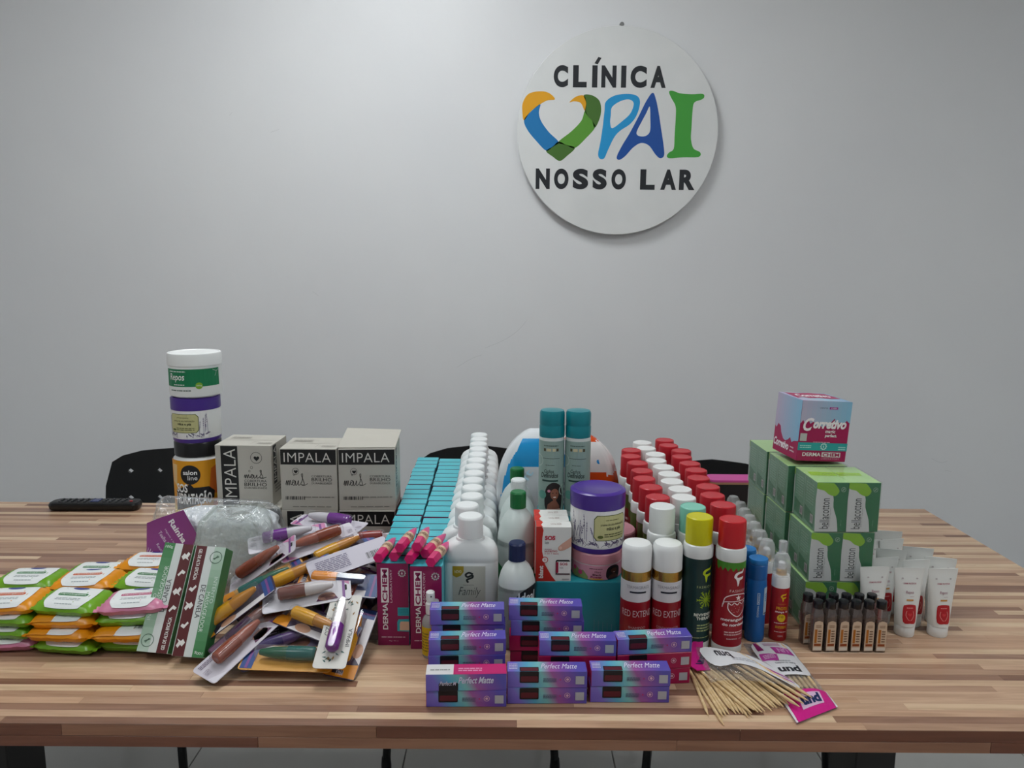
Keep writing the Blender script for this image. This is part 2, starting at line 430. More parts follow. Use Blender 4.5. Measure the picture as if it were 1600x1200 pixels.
# ------------------------------------------------------------ chairs behind the table
BLK = M('#111315', .38)
def chair(x, y, rz, label):
    t = thing('stacking_chair', label, 'chair', (x, y, 0), rz, 'black chairs along the wall side')
    # backrest with diamond holes; chair faces -y, backrest at +y
    w = .205
    out = [(-w + .01, -.16), (-w, -.1), (-w + .004, .04), (-w + .022, .115), (-w + .05, .133), (-.1, .147), (0, .156), (.1, .147), (w - .05, .133), (w - .022, .115), (w - .004, .04), (w, -.1), (w - .01, -.16)]
    cu = bpy.data.curves.new('b', 'CURVE'); cu.dimensions = '2D'; cu.fill_mode = 'BOTH'; cu.extrude = .004
    holes = [[(hx - .0095, hz), (hx, hz + .008), (hx + .0095, hz), (hx, hz - .008)] for hx in (-.132, -.044, .044, .132) for hz in (.085, .0, -.085)]
    for P in [out] + holes:
        sp = cu.splines.new('POLY'); sp.points.add(len(P) - 1); sp.use_cyclic_u = True
        for k, (a, b) in enumerate(P): sp.points[k].co = (a, b, 0, 1)
    ob = bpy.data.objects.new('b', cu); me = ob.to_mesh(); bm = bmesh.new(); bm.from_mesh(me); ob.to_mesh_clear()
    bpy.data.objects.remove(ob); bpy.data.curves.remove(cu)
    bmesh.ops.remove_doubles(bm, verts=bm.verts, dist=1e-6)
    for k in range(-9, 10):
        bmesh.ops.bisect_plane(bm, geom=bm.verts[:] + bm.edges[:] + bm.faces[:], plane_co=(k * .02 + .0003, 0, 0), plane_no=(1, 0, 0))
    for v in bm.verts:
        x_, z_, n_ = v.co; v.co = (x_, .2 + n_ - .9 * x_ * x_ + .1 * z_ , .665 + z_)
    bmesh.ops.recalc_face_normals(bm, faces=bm.faces[:])
    m2 = bpy.data.meshes.new('backrest'); bm.to_mesh(m2); bm.free(); m2.materials.append(BLK)
    b = bpy.data.objects.new('backrest', m2); COL.objects.link(b); b.parent = t
    g = G(); P = rr(.43, .40, .06, 5)
    g.loft([ring([(a * s_, c * s_) for a, c in P], z) for s_, z in ((.93, .43), (1, .437), (1, .447), (.95, .452))], BLK, xf=Matrix.Translation((0, -.03, 0))); g.build('seat', t)
    for sx in (-1, 1):
        G().tube([(sx * .2, -.19, .43), (sx * .225, -.235, .2), (sx * .236, -.25, .03)], .0115, BLK, 10).lathe([(.014, 0), (.0145, .012), (.0125, .035)], BLK, 12, sx * .2365, -.251).build('leg', t)
        G().tube([(sx * .2, .15, .43), (sx * .215, .22, .2), (sx * .222, .25, .0)], .0115, BLK, 10).build('leg', t)
        G().tube([(sx * .2, -.19, .43), (sx * .2, .13, .43), (sx * .17, .165, .48), (sx * .168, .165, .56)], .01, BLK, 8).build('back_support', t)
    return t
chair(-1.086, 1.12, math.radians(-5), 'black plastic chair with diamond holes behind the remote control')
chair(-.108, 1.19, math.radians(0), 'black plastic chair with diamond holes behind the white bottle row')
chair(.600, 1.03, math.radians(-3), 'black plastic chair behind the red capped bottles')

# ------------------------------------------------------------ the sign
sign = thing('round_sign', 'round white clinic sign with painted heart and coloured lettering on the wall', 'sign', (.357, Y1, 1.855))
R_ = .347
G().loft([[(R_ * a * math.cos(2*PI*i/72), y, R_ * a * math.sin(2*PI*i/72)) for i in range(72)] for a, y in ((1, -.012), (1, -.029), (.995, -.031))], mat_noise('sign_paint', '#e3e4e3', '#dcdedd', 6, .45)).build('board', sign)
RES[0] = 8
p = Pr(1, 1)
def sq(L, n=6, closed=True):
    P = [((X - 577) * .000672, (587 - Y) * .000646) for X, Y in L]
    return crom(P, n, closed) if n else P
K = '#212429'
def stx(t, X0_, Y0_, X1_, Y1_, bold=.03, space=1.0):
    (a, b), (c, d) = sq([(X0_, Y1_), (X1_, Y0_)], 0); p.txt(t, a, b, c, d, K, 1, bold, 0, 0, space)
for ch, a, b in (('C', 245, 318), ('L', 343, 413), ('I', 440, 467), ('N', 487, 563), ('I', 587, 613), ('C', 635, 717), ('A', 737, 815)):
    stx(ch, a, 250, b, 361, .055)
p.poly(sq([(450, 240), (470, 207), (485, 213), (467, 245)], 0), K)
for ch, a, b in (('N', 160, 233), ('O', 255, 330), ('S', 352, 432), ('S', 455, 528), ('O', 552, 627), ('L', 701, 777), ('A', 806, 888), ('R', 903, 984)):
    stx(ch, a, 778, b, 885, .055)
p.poly(sq([(88, 490), (90, 440), (120, 395), (180, 382), (225, 392), (253, 422), (215, 428), (180, 447), (130, 485), (97, 530)]), '#e6a416')
p.poly(sq([(97, 530), (130, 487), (178, 448), (172, 490), (185, 535), (225, 590), (275, 640), (245, 665), (212, 685), (160, 635), (115, 580)]), '#1878b6')
p.poly(sq([(327, 437), (360, 408), (400, 403), (413, 440), (407, 480), (385, 440), (350, 432)]), '#e6a416')
p.poly(sq([(400, 400), (440, 400), (478, 425), (490, 470), (483, 520), (460, 565), (445, 530), (425, 510), (407, 480), (413, 440)]), '#46702a')
p.poly(sq([(407, 480), (425, 510), (445, 530), (460, 565), (415, 620), (360, 670), (315, 655), (275, 640), (340, 585), (390, 530)]), '#5b9a33')
p.poly(sq([(212, 687), (245, 665), (275, 638), (315, 655), (360, 670), (320, 712), (283, 738), (245, 715)]), '#46702a')
def hole_poly(outer, inner, c):
    # outer ring with one hole, bridged at the nearest pair
    A = sq(outer); B = sq(inner)
    sa = lambda P: sum(P[i][0] * P[(i + 1) % len(P)][1] - P[(i + 1) % len(P)][0] * P[i][1] for i in range(len(P)))
    if sa(A) < 0: A = A[::-1]
    if sa(B) > 0: B = B[::-1]
    d, i, j = min(((a[0]-b[0])**2 + (a[1]-b[1])**2, i, j) for i, a in enumerate(A) for j, b in enumerate(B))
    e = 1e-5
    P = A[:i+1] + B[j:] + B[:j+1] + A[i:]
    P = [(x + e * (k % 3), y) for k, (x, y) in enumerate(P)]
    p.poly(P, c)
hole_poly([(513, 432), (560, 400), (630, 392), (675, 405), (687, 440), (672, 500), (640, 545), (590, 580), (560, 615), (530, 680), (512, 722), (490, 725), (480, 700), (490, 640), (500, 560), (507, 480)], [(545, 460), (585, 430), (630, 420), (655, 440), (640, 490), (600, 530), (550, 567), (538, 540), (540, 500)], '#1e98d4')
hole_poly([(750, 385), (768, 420), (785, 490), (800, 570), (815, 650), (820, 705), (800, 720), (775, 700), (740, 655), (700, 642), (660, 665), (620, 710), (590, 730), (576, 715), (600, 660), (640, 590), (680, 510), (720, 425)], [(737, 455), (742, 510), (743, 580), (720, 606), (685, 605), (675, 585), (700, 530), (720, 490)], '#154f9f')
p.poly(sq([(833, 380), (850, 374), (890, 387), (950, 391), (1005, 389), (1013, 405), (1000, 418), (965, 432), (957, 470), (955, 560), (955, 620), (970, 668), (1002, 685), (1008, 702), (990, 713), (920, 714), (850, 720), (834, 708), (845, 690), (868, 670), (870, 600), (872, 500), (868, 450), (845, 410)], 4), '#41a23a')
RES[0] = 3
p.out('lettering', sign, lambda a, b, q_: (a, -.031 - q_, b))
tag(G().lathe([(.007, 0), (.008, .004), (.008, .012), (.003, .016), (.003, .03)], M('#8a8a8a', .35, .8), 12).build('nail', sign, (.005, -.031, .351), (-PI/2, 0, 0)), 'grey metal hook screw at the top edge')

# ------------------------------------------------------------ jars stacked behind the boxes
WHITE = M('#e9ebea', .35)
JX, JY = -.690, .64
def leafy(p, u0, v0, u1, v1, c, n, seed, l=1):
    q = random.Random(seed)
    for k in range(n):
        u = u0 + (u1 - u0) * q.random(); a = v0 + (v1 - v0) * q.uniform(0, .25); b = v0 + (v1 - v0) * q.uniform(.5, 1); w = (u1 - u0) * q.uniform(-.15, .15)
        p.stroke([(u, a), (u + w * .3, (a + b) / 2), (u + w, b)], .0008, c, l, 3)
        for m in range(4):
            t = .55 + .12 * m; p.dot(u + w * t, a + (b - a) * t, .0011, '#5a4f73', l, 6)
t = thing('hair_cream_jar', 'large yellow labelled hair cream jar with black lid at the bottom of the stack', 'jar', (JX - .003, JY, T))
r = .0535
G().lathe([(r - .004, 0), (r, .004), (r, .222), (r - .002, .229), (r - .008, .235)], WHITE, 40).build('body', t)
G().lathe([(.0475, .235), (.049, .237), (.049, .264), (.047, .267)], M('#121214', .3), 40).build('lid', t)
p = Pr(.125, .195)
p.rect(0, 0, 1, 1, '#e09a12').poly([(0, 0), (.5, 0), (.42, .35), (.2, .45), (0, .5)], '#e8c61c', 1).poly([(.72, .1), (1, 0), (1, .6), (.86, .5), (.8, .3)], '#d8661a', 1)
p.poly([(.8, .62), (1, .6), (1, .95), (.85, .9)], '#c9641a', 1).poly([(.1, .75), (.22, .7), (.25, .95), (.1, .95)], '#e3c48a', 1)
p.dot(.5, .845, .0215, '#15161a', 2, 28).txt('salon', .38, .845, .62, .895, '#f2f2f0', 3, .02).txt('line', .46, .785, .62, .835, '#f2f2f0', 3)
p.poly([(.18, .42), (.88, .56), (.9, .64), (.8, .7), (.55, .7), (.5, .74), (.2, .66)], '#15161a', 2)
p.txt('SOS', .22, .64, .45, .74, '#f6f6f4', 3, .03, .1).txt('HIDRATAÇÃO', .2, .48, .84, .66, '#f6f6f4', 3, .03, .1)
p.poly([(.28, .16), (.76, .24), (.8, .4), (.3, .34)], '#f2efe6', 2).txt('BIO-RECONSTRUÇÃO', .31, .265, .76, .33, '#c4281c', 3, .02).txt('FORTALECEDORA', .33, .2, .72, .26, '#c4281c', 3, .02)
p.fine(.5, .06, .85, .14, 2, '#f2efe6', 2, 4)
p.cyl('label', t, r, .034, .02)
t = thing('lavender_cream_jar', 'white lavender printed cream jar with purple lid between two other jars', 'jar', (JX - .003, JY, T + .267))
def lav_jar(t, r, h, a0, seed):
    PUR = M('#4b2f8f', .28)
    G().lathe([(r - .003, 0), (r - .001, .003), (r - .001, h * .09), (r, h * .11), (r, h * .72)], [PUR, PUR, WHITE, WHITE], 44).build('body', t)
    G().lathe([(r + .0005, h * .72), (r + .001, h * .735), (r + .001, h * .97), (r - .002, h * .99), (r - .006, h), (r - .008, h - .0012)], PUR, 44).build('lid', t)
    p = Pr(r * 2.7, h * .6)
    p.rect(0, 0, 1, 1, '#e7e6e6'); leafy(p, .02, .05, .4, .95, '#77708c', 12, seed); leafy(p, .0, .0, 1, .22, '#8a8796', 34, seed + 1, 1); leafy(p, .86, .05, 1, .95, '#77708c', 5, seed + 2)
    oc = [(.36, .30), (.40, .20), (.82, .20), (.86, .30), (.86, .80), (.82, .90), (.40, .90), (.36, .80)]
    p.poly(oc, '#55612a', 2); p.poly([(.61 + (a - .61) * .965, .55 + (b - .55) * .95) for a, b in oc], '#c3c08a', 3)
    p.txt('creme de alta hidratação', .45, .60, .80, .68, '#4a4a34', 4).txt('mãos e pés', .53, .46, .75, .58, '#3c3c2a', 4, .025).fine(.5, .30, .8, .42, 2, '#6b6a48', 4, 2).fine(.52, .75, .72, .8, 1, '#8d8a60', 4, 2)
    p.ell(.45, .31, .04, .04, '#55612a', 4)
    p.cyl('label', t, r, h * .115, a0)
lav_jar(t, .0505, .098, -.5, 3)
t = thing('massage_cream_jar', 'white cream jar with green band on top of the jar stack', 'jar', (JX, JY, T + .365))
G().lathe([(.046, 0), (.053, .004), (.054, .01), (.054, .068)], WHITE, 40).build('body', t)
G().lathe([(.0545, .068), (.0555, .069), (.0555, .091), (.0545, .0945), (.051, .0955), (.049, .0935), (.0, .0935)], WHITE, 40).build('lid', t)
p = Pr(.13, .052); p.rect(0, .26, 1, .98, '#0e7a4d').txt('Repos', .11, .44, .40, .80, '#f2f4f2', 1, .01, .15).fine(.1, .86, .42, .94, 1, '#dfe8e2', 1).fine(.2, .32, .4, .4, 1, '#dfe8e2', 1, 5)
p.dot(.62, .3, .0072, '#7fae2e', 2).txt('500g', .58, .27, .66, .34, '#f0f4e8', 3).fine(.12, .08, .5, .18, 1, '#6a7a70', 1, 8).stroke([(.86, .92), (.94, .86), (.98, .93)], .0007, '#dfe8e2', 1).stroke([(.9, .65), (.94, .86)], .0006, '#dfe8e2', 1)
p.cyl('label', t, .0541, .012, .22)

# ------------------------------------------------------------ nail polish cartons
CART = M('#bcb8ae', .6); K2 = '#191919'
def heart(p, cu, cv, r, c, l=1):
    P = [(cu + r / p.w * .062 * 16 * math.sin(a) ** 3, cv + r / p.h * .062 * (13 * math.cos(a) - 5 * math.cos(2*a) - 2 * math.cos(3*a) - math.cos(4*a))) for a in [2 * PI * i / 24 for i in range(24)]]
    p.poly(P, c, l)
MAIS = [(0, .1), (.05, .45), (.06, .02), (.12, .45), (.15, .02), (.2, .47), (.24, .08), (.3, .2), (.4, .42), (.33, .45), (.3, .15), (.38, .05), (.44, .42), (.45, .05), (.52, .15), (.58, .45), (.57, .08), (.64, .1), (.74, .4), (.78, .95), (.72, .9), (.8, .45), (.84, .15), (.76, .05), (.7, .12), (.84, .05), (1, .2)]
def impala_front(t, w, h, o, rotd=False, u=(1, 0, 0)):
    p = Pr(w, h)
    if not rotd:
        p.rect(.012, .745, .988, .985, K2).txt('IMPALA', .07, .785, .90, .935, '#d9d6cf', 1, -.008, 0, 0, 1.05)
        p.ringp(.27, .635, .0072, .0007, '#333333', 1); heart(p, .275, .63, .0042, K2)
        p.stroke([(.22, .59), (.235, .565), (.25, .58), (.23, .59)], .0006, '#333333', 1, 3)
        p.stroke(MAIS, .0011, '#2c2c2c', 1, 5, (.09, .40, .48, .60))
        p.txt('COBERTURA', .55, .54, .91, .575, '#4a4a48', 1).txt('BRILHO', .55, .475, .91, .53, '#2c2c2c', 1).txt('DURABILIDADE', .55, .43, .91, .46, '#4a4a48', 1)
        p.bars(.08, .175, .42, .23, '#3a3a3a', 1).fine(.42, .21, .95, .24, 1, '#8a8780', 1, 2).fine(.2, .055, .9, .08, 1, '#8a8780', 1, 5)
    else:
        p.rect(.1, .012, .40, .985, K2).txt('IMPALA', .15, .08, .36, .94, '#d9d6cf', 1, -.008, 0, 90, 1.05)
        p.ringp(.73, .80, .0125, .0009, '#333333', 1); heart(p, .735, .79, .0062, K2)
        p.ringp(.64, .64, .003, .0006, '#333333', 1).ringp(.60, .58, .0022, .0006, '#333333', 1)
        p.stroke(MAIS, .0013, '#2c2c2c', 1, 5, (.5, .46, .9, .60))
        p.txt('COBERTURA', .5, .40, .9, .44, '#4a4a48', 1).txt('BRILHO', .5, .335, .9, .39, '#2c2c2c', 1).txt('DURABILIDADE', .5, .29, .9, .32, '#4a4a48', 1)
    return p.flat('print', t, o, u)
def impala(x, y, z, rz, label, rotd=False, w=.119, d=.10, h=.134, flap=False):
    t = thing('polish_carton', label, 'carton', (x, y, z), rz, 'black and white nail polish cartons')
    b = G().box(-w/2, w/2, 0, d, 0, h, CART, .0008).build('box', t)
    impala_front(t, w, h, (-w/2, 0, 0), rotd)
    pt = Pr(w, d); pt.rect(.0, .48, 1, .50, '#a8a49c').fine(.1, .6, .45, .8, 3, '#9a968e', 1, 4).stroke([(.6, .1), (.62, .4)], .0006, '#8f8b84').fine(.7, .15, .95, .3, 2, '#9a968e', 1, 9)
    pt.flat('top_print', t, (-w/2, 0, h), (1, 0, 0), (0, 1, 0))
    ps = Pr(d, h); ps.fine(.15, .2, .8, .35, 3, '#7c7a74', 1, 7).rect(.1, .35, .3, .98, K2).ringp(.6, .85, .007, .0007, '#333333', 1).txt('IMPALA', .13, .4, .27, .95, '#d9d6cf', 1, 0, 0, 90)
    ps.flat('side_print', t, (w/2, 0, 0), (0, 1, 0))
    if flap:
        G().add([(-w/2, .004, h + .001), (w/2, .004, h + .001), (w/2 + .004, d, h + .018), (-w/2 + .004, d, h + .022), (-w/2, .004, h + .0022), (w/2, .004, h + .0022), (w/2 + .004, d, h + .0192), (-w/2 + .004, d, h + .0232)],
                [[3, 2, 1, 0], [4, 5, 6, 7], [0, 1, 5, 4], [1, 2, 6, 5], [2, 3, 7, 6], [3, 0, 4, 7]], CART).build('lid_flap', t, flat=True)
    return t
HB = .134
impala(-.427, .55, T, .0, 'nail polish carton with upright lettering under the middle front carton', True)
impala(-.305, .55, T, .015, 'nail polish carton at the bottom beside the turquoise box rows')
impala(-.552, .565, T, .0, 'nail polish carton at the bottom beside the cotton bag')
impala(-.571, .575, T + HB, -.03, 'nail polish carton with sideways lettering next to the jar stack', True, .121)
impala(-.426, .55, T + HB, .0, 'upright nail polish carton on top between two other cartons')
impala(-.304, .553, T + HB, .05, 'nail polish carton on top with raised lid flap', False, flap=True)

# ------------------------------------------------------------ remote control
t = thing('remote_control', 'black television remote control lying near the far edge of the table', 'remote control', (-1.105, .945, T), math.radians(1.5))
P = lambda w, l, s: rr(l, w, s, 5)
G().loft([ring(P(.036, .224, .012), .001), ring(P(.044, .232, .014), .006), ring(P(.049, .234, .015), .016), ring(P(.045, .228, .014), .0215), ring(P(.036, .214, .012), .0235)], M('#0e0f11', .35)).build('body', t)
q = random.Random(2); bt = None
for i in range(11):
    for j in range(3):
        g = G().lathe([(.0036, .0225), (.0036, .0252), (.0028, .0259)], M('#2a2c30' if i not in (5, 6) else '#3b4468', .4), 10).build('button', t, (-.088 + i * .0165, -.0105 + j * .0105, 0))
G().lathe([(.0042, .0225), (.0042, .0254), (.003, .026)], M('#a52a2e', .4), 10).build('power_button', t, (.098, -.008, 0))
G().lathe([(.012, .0225), (.012, .0248), (.0105, .0252)], M('#444c74', .35), 20).build('direction_pad', t, (.002, 0, 0))

# ------------------------------------------------------------ wet wipe packs
WC = {'g': ('#6fa51e', '#3f7d4a'), 'o': ('#e39112', '#cf5a2c'), 'p': ('#cf7f9e', '#c04f7c')}
FILM = {}
def wipe_h(a, b, w, d, th):
    u = 2 * a / w - 1; v = 2 * b / d - 1
    e = max(0, 1 - abs(u) ** 7) ** .7 * max(0, 1 - abs(v) ** 5) ** .6
    return th / 2 * e
def wipe_proto(c, back=False):
    w, d, th = .106, .074, .0245
    col, lab = WC[c]
    t = thing('wet_wipes_pack', 'x', 'wet wipes')
    nx, ny = 22, 16; V = []; F = []
    q = random.Random(hash(c) % 7 + 3)
    for s_ in (1, -1):
        for j in range(ny + 1):
            for i in range(nx + 1):
                a = w * i / nx; b = d * j / ny; h = wipe_h(a, b, w, d, th)
                edge = abs(2 * i / nx - 1) > .8
                n = (math.sin(j * 2.1 + i) * .0012 if edge else math.sin(i * .9 + j * .7) * .0005 + math.sin(i * 1.7 - j * 1.1) * .0004)
                yy = b - d/2
                if edge: yy *= 1 - .10 * (abs(2 * i / nx - 1) - .8) / .2
                V.append((a - w/2, yy, th/2 + s_ * h + n))
    N = (nx + 1) * (ny + 1)
    for j in range(ny):
        for i in range(nx):
            a = j * (nx + 1) + i; F += [[a, a + 1, a + nx + 2, a + nx + 1], [N + a, N + a + nx + 1, N + a + nx + 2, N + a + 1]]
    G().add(V, F, M(col, .3)).build('wrapper', t, ang=80)
    # printed panel over the top and down the front face
    L = d + th * .55
    p = Pr(w, L)
    pan = [(.16, 1), (.14, .7), (.16, .35), (.24, .18), (.4, .115), (.6, .115), (.76, .18), (.84, .35), (.86, .7), (.84, 1)]
    p.poly(crom(pan, 4), '#e6e9e8')
    if not back:
        p.rrect(.26, .52, .74, .63, .004, lab, 1); p.txt('BABY WIPES' if False else 'Hipoalergênica', .29, .545, .71, .61, '#dfe6df', 2, .01)
        p.ell(.5, .84, .13, .065, '#1c2f86', 1); p.fine(.3, .36, .7, .46, 2, '#9fa6a8', 1, 3); p.fine(.36, .235, .64, .275, 1, '#9fa6a8', 1, 3)
    else:
        p.poly([(.0, .1), (.35, .1), (.45, .5), (.2, .7), (0, .7)], col, 1); p.bars(.62, .3, .82, .5, '#333b40', 1); p.fine(.3, .55, .8, .9, 5, '#9fa6a8', 1, 5)
    def fn(a, b, q_):
        b2 = b - th * .55
        if b2 >= d * .045:
            return (a - w/2, b2 - d/2, th/2 + wipe_h(a, b2, w, d, th) + q_ + .0004)
        b3 = d * .045; hh = wipe_h(a, b3, w, d, th); f = (b / (th * .55 + d * .045))
        bb = b3 * f; return (a - w/2, bb - d/2 - q_ - .0006, th/2 + wipe_h(a, bb, w, d, th) + q_ * .5)
    p.out('label', t, fn, cutu=.006, cutv=.004, rough=.3)
    for s_ in (-1, 1):
        g = G(); n = 12; A = []; 
        for k in range(n + 1):
            yy = -d * .44 + d * .88 * k / n; zz = th/2 + (.0012 if k % 2 else -.0012)
            A += [(s_ * (w/2 - .003), yy, zz), (s_ * (w/2 + .0065), yy * 1.02, zz + .001), (s_ * (w/2 - .003), yy, zz - .0008), (s_ * (w/2 + .0065), yy * 1.02, zz + .0002)]
        F = []
        for k in range(n):
            a = 4 * k; f1 = [a, a + 1, a + 5, a + 4]; f2 = [a + 2, a + 6, a + 7, a + 3]
            F += [f1[::-1] if s_ > 0 else f1, f2[::-1] if s_ > 0 else f2, [a + 1, a + 3, a + 7, a + 5]]
        g.add(A, F, M(col, .35)).build('crimped_end', t, ang=20)
    return t
WP = {}
GN = {'g': 'green', 'o': 'orange', 'p': 'pink'}
def wipe(c, x, y, lev, rz, label, back=False, z=None, tilt=(0, 0)):
    k = (c, back); loc = (x, y, (T + .0005 + lev * .0225) if z is None else z); rot = (tilt[0], tilt[1], rz)
    if k not in WP:
        WP[k] = o = wipe_proto(c, back); o.location = loc; o.rotation_euler = rot; o['label'] = label
    else: o = dup(WP[k], loc, rot, label)
    o.rotation_euler[0] = rnd.uniform(-.035, .035); o.rotation_euler[1] = rnd.uniform(-.03, .03) if lev else 0
    o['group'] = 'wet wipes packs in the pile'
    return o
lv = ['at the bottom', 'in the second layer', 'in the third layer', 'on top']
grid = {  # column x, front row by level
    (-.852, .225): 'pggo', (-.744, .222): 'gOOg', (-.640, .224): 'gOgp',
    (-.868, .312): 'gogg', (-.760, .308): 'ogpo', (-.655, .310): 'gpog'}
rn = {.225: 0, .222: 0, .224: 0, .312: 1, .308: 1, .310: 1}
cn = {-.852: 'outer', -.744: 'middle', -.640: 'inner', -.868: 'outer', -.760: 'middle', -.655: 'inner'}
for (x, y), s_ in grid.items():
    for l, ch in enumerate(s_):
        bk = ch.isupper(); c = ch.lower()
        wipe(c, x + rnd.uniform(-.007, .007), y + rnd.uniform(-.004, .004) - (.006 if bk else 0), l, rnd.uniform(-.11, .11),
             '%s wet wipes pack %s of the %s stack, %s row' % (GN[c], lv[l], {'outer': 'outer', 'middle': 'middle', 'inner': 'gel carton side'}[cn[x]], ('front', 'second')[rn[y]]), bk)
for (x, y), s_ in {(-.80, .392): 'ogg', (-.690, .392): 'pogo'}.items():
    for l, ch in enumerate(s_):
        wipe(ch, x + rnd.uniform(-.003, .003), y, l, rnd.uniform(-.06, .06), '%s wet wipes pack %s of %s' % (GN[ch], ('at the bottom', 'second from the bottom', 'third from the bottom', 'on top')[l],
             {-.80: 'the low rear stack', -.690: 'the rear stack by the cotton bag'}[x]))

# ------------------------------------------------------------ two leaning gel cartons
def gel(x0, x1, yb, top, flip, label):
    w, L, d = .052, .178, .036
    t = thing('gel_carton', label, 'carton')
    GR = M('#3f7f4b', .45)
    G().box(-w/2, w/2, -d, 0, 0, L, M('#d5dcd6', .45), .0008, {'-x': M('#b9cbbd', .45), '+x': GR, '+z': M('#3f7f4b', .45)}).build('box', t)
    p = Pr(w, L)
    for k in range(14):           # band that runs from pale to deep green
        c = '#%02x%02x%02x' % tuple(int(a + (b - a) * k / 13) for a, b in zip((0xb4, 0xc9, 0xba), (0x3f, 0x80, 0x4b)))
        p.rect(0, k / 14, .36, (k + 1) / 14, c)
    p.rect(.36, 0, .62, 1, '#d3d9d6').rect(.62, 0, .97, 1, '#5a1f22')
    p.txt('INTENTO', .06, .28, .17, .52, '#cfdcd2', 1, 0, 0, 90).txt('MASSAGEADOR', .20, .42, .33, .78, '#dce8de', 1, 0, 0, 90)
    p.txt('DE CANELA', .38, .36, .54, .66, '#23282a', 1, 0, 0, 90).txt('GEL DE ALTA EFICÁCIA', .72, .03, .86, .32, '#e8e6e2', 1, .02, 0, 90)
    p.txt('100g', .05, .945, .3, .975, '#e8f0ea', 1)
    p.ringp(.26, .1, .0105, .0012, '#56705e', 1).stroke([(.16, .09), (.34, .115)], .002, '#56705e', 1, 0).stroke([(.2, .08), (.3, .12)], .0015, '#56705e', 1, 0)
    for k, v in enumerate((.40, .55, .73, .88)):      # white exercise figures
        p.poly([(.66, v), (.74, v + .035), (.8, v + .02), (.86, v + .05), (.93, v + .03), (.87, v - .005), (.93, v - .03), (.8, v - .012), (.74, v - .03)] if k % 2 else [(.68, v - .02), (.80, v + .03), (.92, v + .01), (.88, v - .012), (.8, v - .005), (.72, v - .035)], '#e6e4e0', 1)
    if flip: p.it = [([(1 - a, 1 - b) for a, b in V], F, c, l) for V, F, c, l in p.it]
    p.flat('print', t, (-w/2, -d, 0))
    # lean: local z from base to top
    z = (Vector(top) - Vector(((x0 + x1) / 2, yb, T))).normalized(); x = Vector((1, .0, 0)); x = (x - z * x.dot(z)).normalized(); y = z.cross(x)
    t.matrix_world = Matrix.Translation(((x0 + x1) / 2, yb + .036, T + .0005)) @ Matrix((x, y, z)).transposed().to_4x4()
    return t
gel(-.612, -.561, .160, (-.571, .254, .905), False, 'green and maroon massage gel carton leaning beside the wet wipes')
gel(-.550, -.497, .147, (-.512, .242, .908), True, 'green and maroon massage gel carton leaning beside the nail pen packs')

# ------------------------------------------------------------ bag of cotton and the empty plastic bag
def crumple(w, d, h, seed, amp, n=(26, 10, 20), k=.35, top_pinch=.0):
    """closed crumpled bag: rings of a rounded rectangle with noisy offset"""
    q = random.Random(seed); ph = [q.uniform(0, 6) for _ in range(9)]
    secs = []
    for j in range(n[2] + 1):
        v = j / n[2]; s_ = (1 - abs(2 * v - 1) ** 4) ** k if 0 < v < 1 else .12
        s_ = max(s_, .12)
        dd = d * s_ * (1 - top_pinch * v); ww = w * (.86 + .14 * s_)
        R = rr(ww, max(dd, .006), min(ww, max(dd, .006)) * .42, n[1])
        row = []
        for i, (x, y) in enumerate(R):
            a = 2 * PI * i / len(R)
            m = math.sin(5 * a + ph[0] + 4 * v) + .7 * math.sin(9 * a + ph[1] - 9 * v) + .6 * math.sin(14 * a + 17 * v + ph[2]) + .6 * math.sin(23 * v + ph[3] + 3 * a)
            r_ = 1 + amp * m; row.append((x * r_, y * r_, h * v + amp * .08 * math.sin(7 * a + ph[4])))
        secs.append(row)
    return secs
PLAST = film('bag_film', '#f3f6f8', .10, .1, .45, 38)
FROST = film('frosted_film', '#e9efec', .20, .14, .9, 30)
t = thing('cotton_bag', 'clear crinkled plastic bag of white cotton with purple label in front of the jar stack', 'bag', (-.600, .497, T), .0)
def lump(w, d, h, seed):
    q = random.Random(seed); g = G()
    ph = [q.uniform(0, 6) for _ in range(8)]
    secs = []
    nz, na = 26, 52
    for j in range(nz + 1):
        v = j / nz; s_ = max(.05, (1 - abs(2 * v - 1) ** 5) ** .4)
        row = []
        for i in range(na):
            a = 2 * PI * i / na
            m = .05 * abs(math.sin(4.5 * a + 9 * v + ph[0])) + .025 * math.sin(13 * a - 14 * v + ph[1]) + .02 * math.sin(21 * a + 27 * v + ph[2]) + .02 * math.sin(31 * v + ph[3])
            ca, sa = math.cos(a), math.sin(a); e = .55
            row.append((w/2 * s_ * math.copysign(abs(ca) ** e, ca) * (1 + m), d/2 * s_ * math.copysign(abs(sa) ** e, sa) * (1 + m), h * v))
        secs.append(row)
    return g.loft(secs, mat_noise('cotton', '#d9dee4', '#f6f8fa', 85, .9, 1.6))
lump(.215, .088, .152, 4).build('cotton', t, (.01, 0, .006))
G().loft([[(x * (1 - .10 * (z / .19) ** 3), y * (1 - .35 * (z / .19) ** 2), z + .010 * (z / .19) ** 3 * math.sin(38 * x)) for x, y, z in r_] for r_ in crumple(.262, .122, .172, 5, .022, (26, 12, 30))], PLAST).build('film', t, ang=12)
p = Pr(.105, .135)
p.poly([(0, 0), (.6, 0), (1, .62), (.74, 1), (.28, .88), (.03, .8)], '#8d3f83')
p.txt('Rainha', .44, .50, .78, .86, '#f0e8f0', 1, .03, 0, -90); p.it.pop()
def slant(p, s_, u, v, L, hgt, a, c, bold=0):
    V, F = tgeom(s_, bold, 0, 1); ca, sa = math.cos(a), math.sin(a)
    p.add([(u + (x * L * ca - y * hgt * sa) / p.w, v + (x * L * sa + y * hgt * ca) / p.h) for x, y in V], F, c, 1)
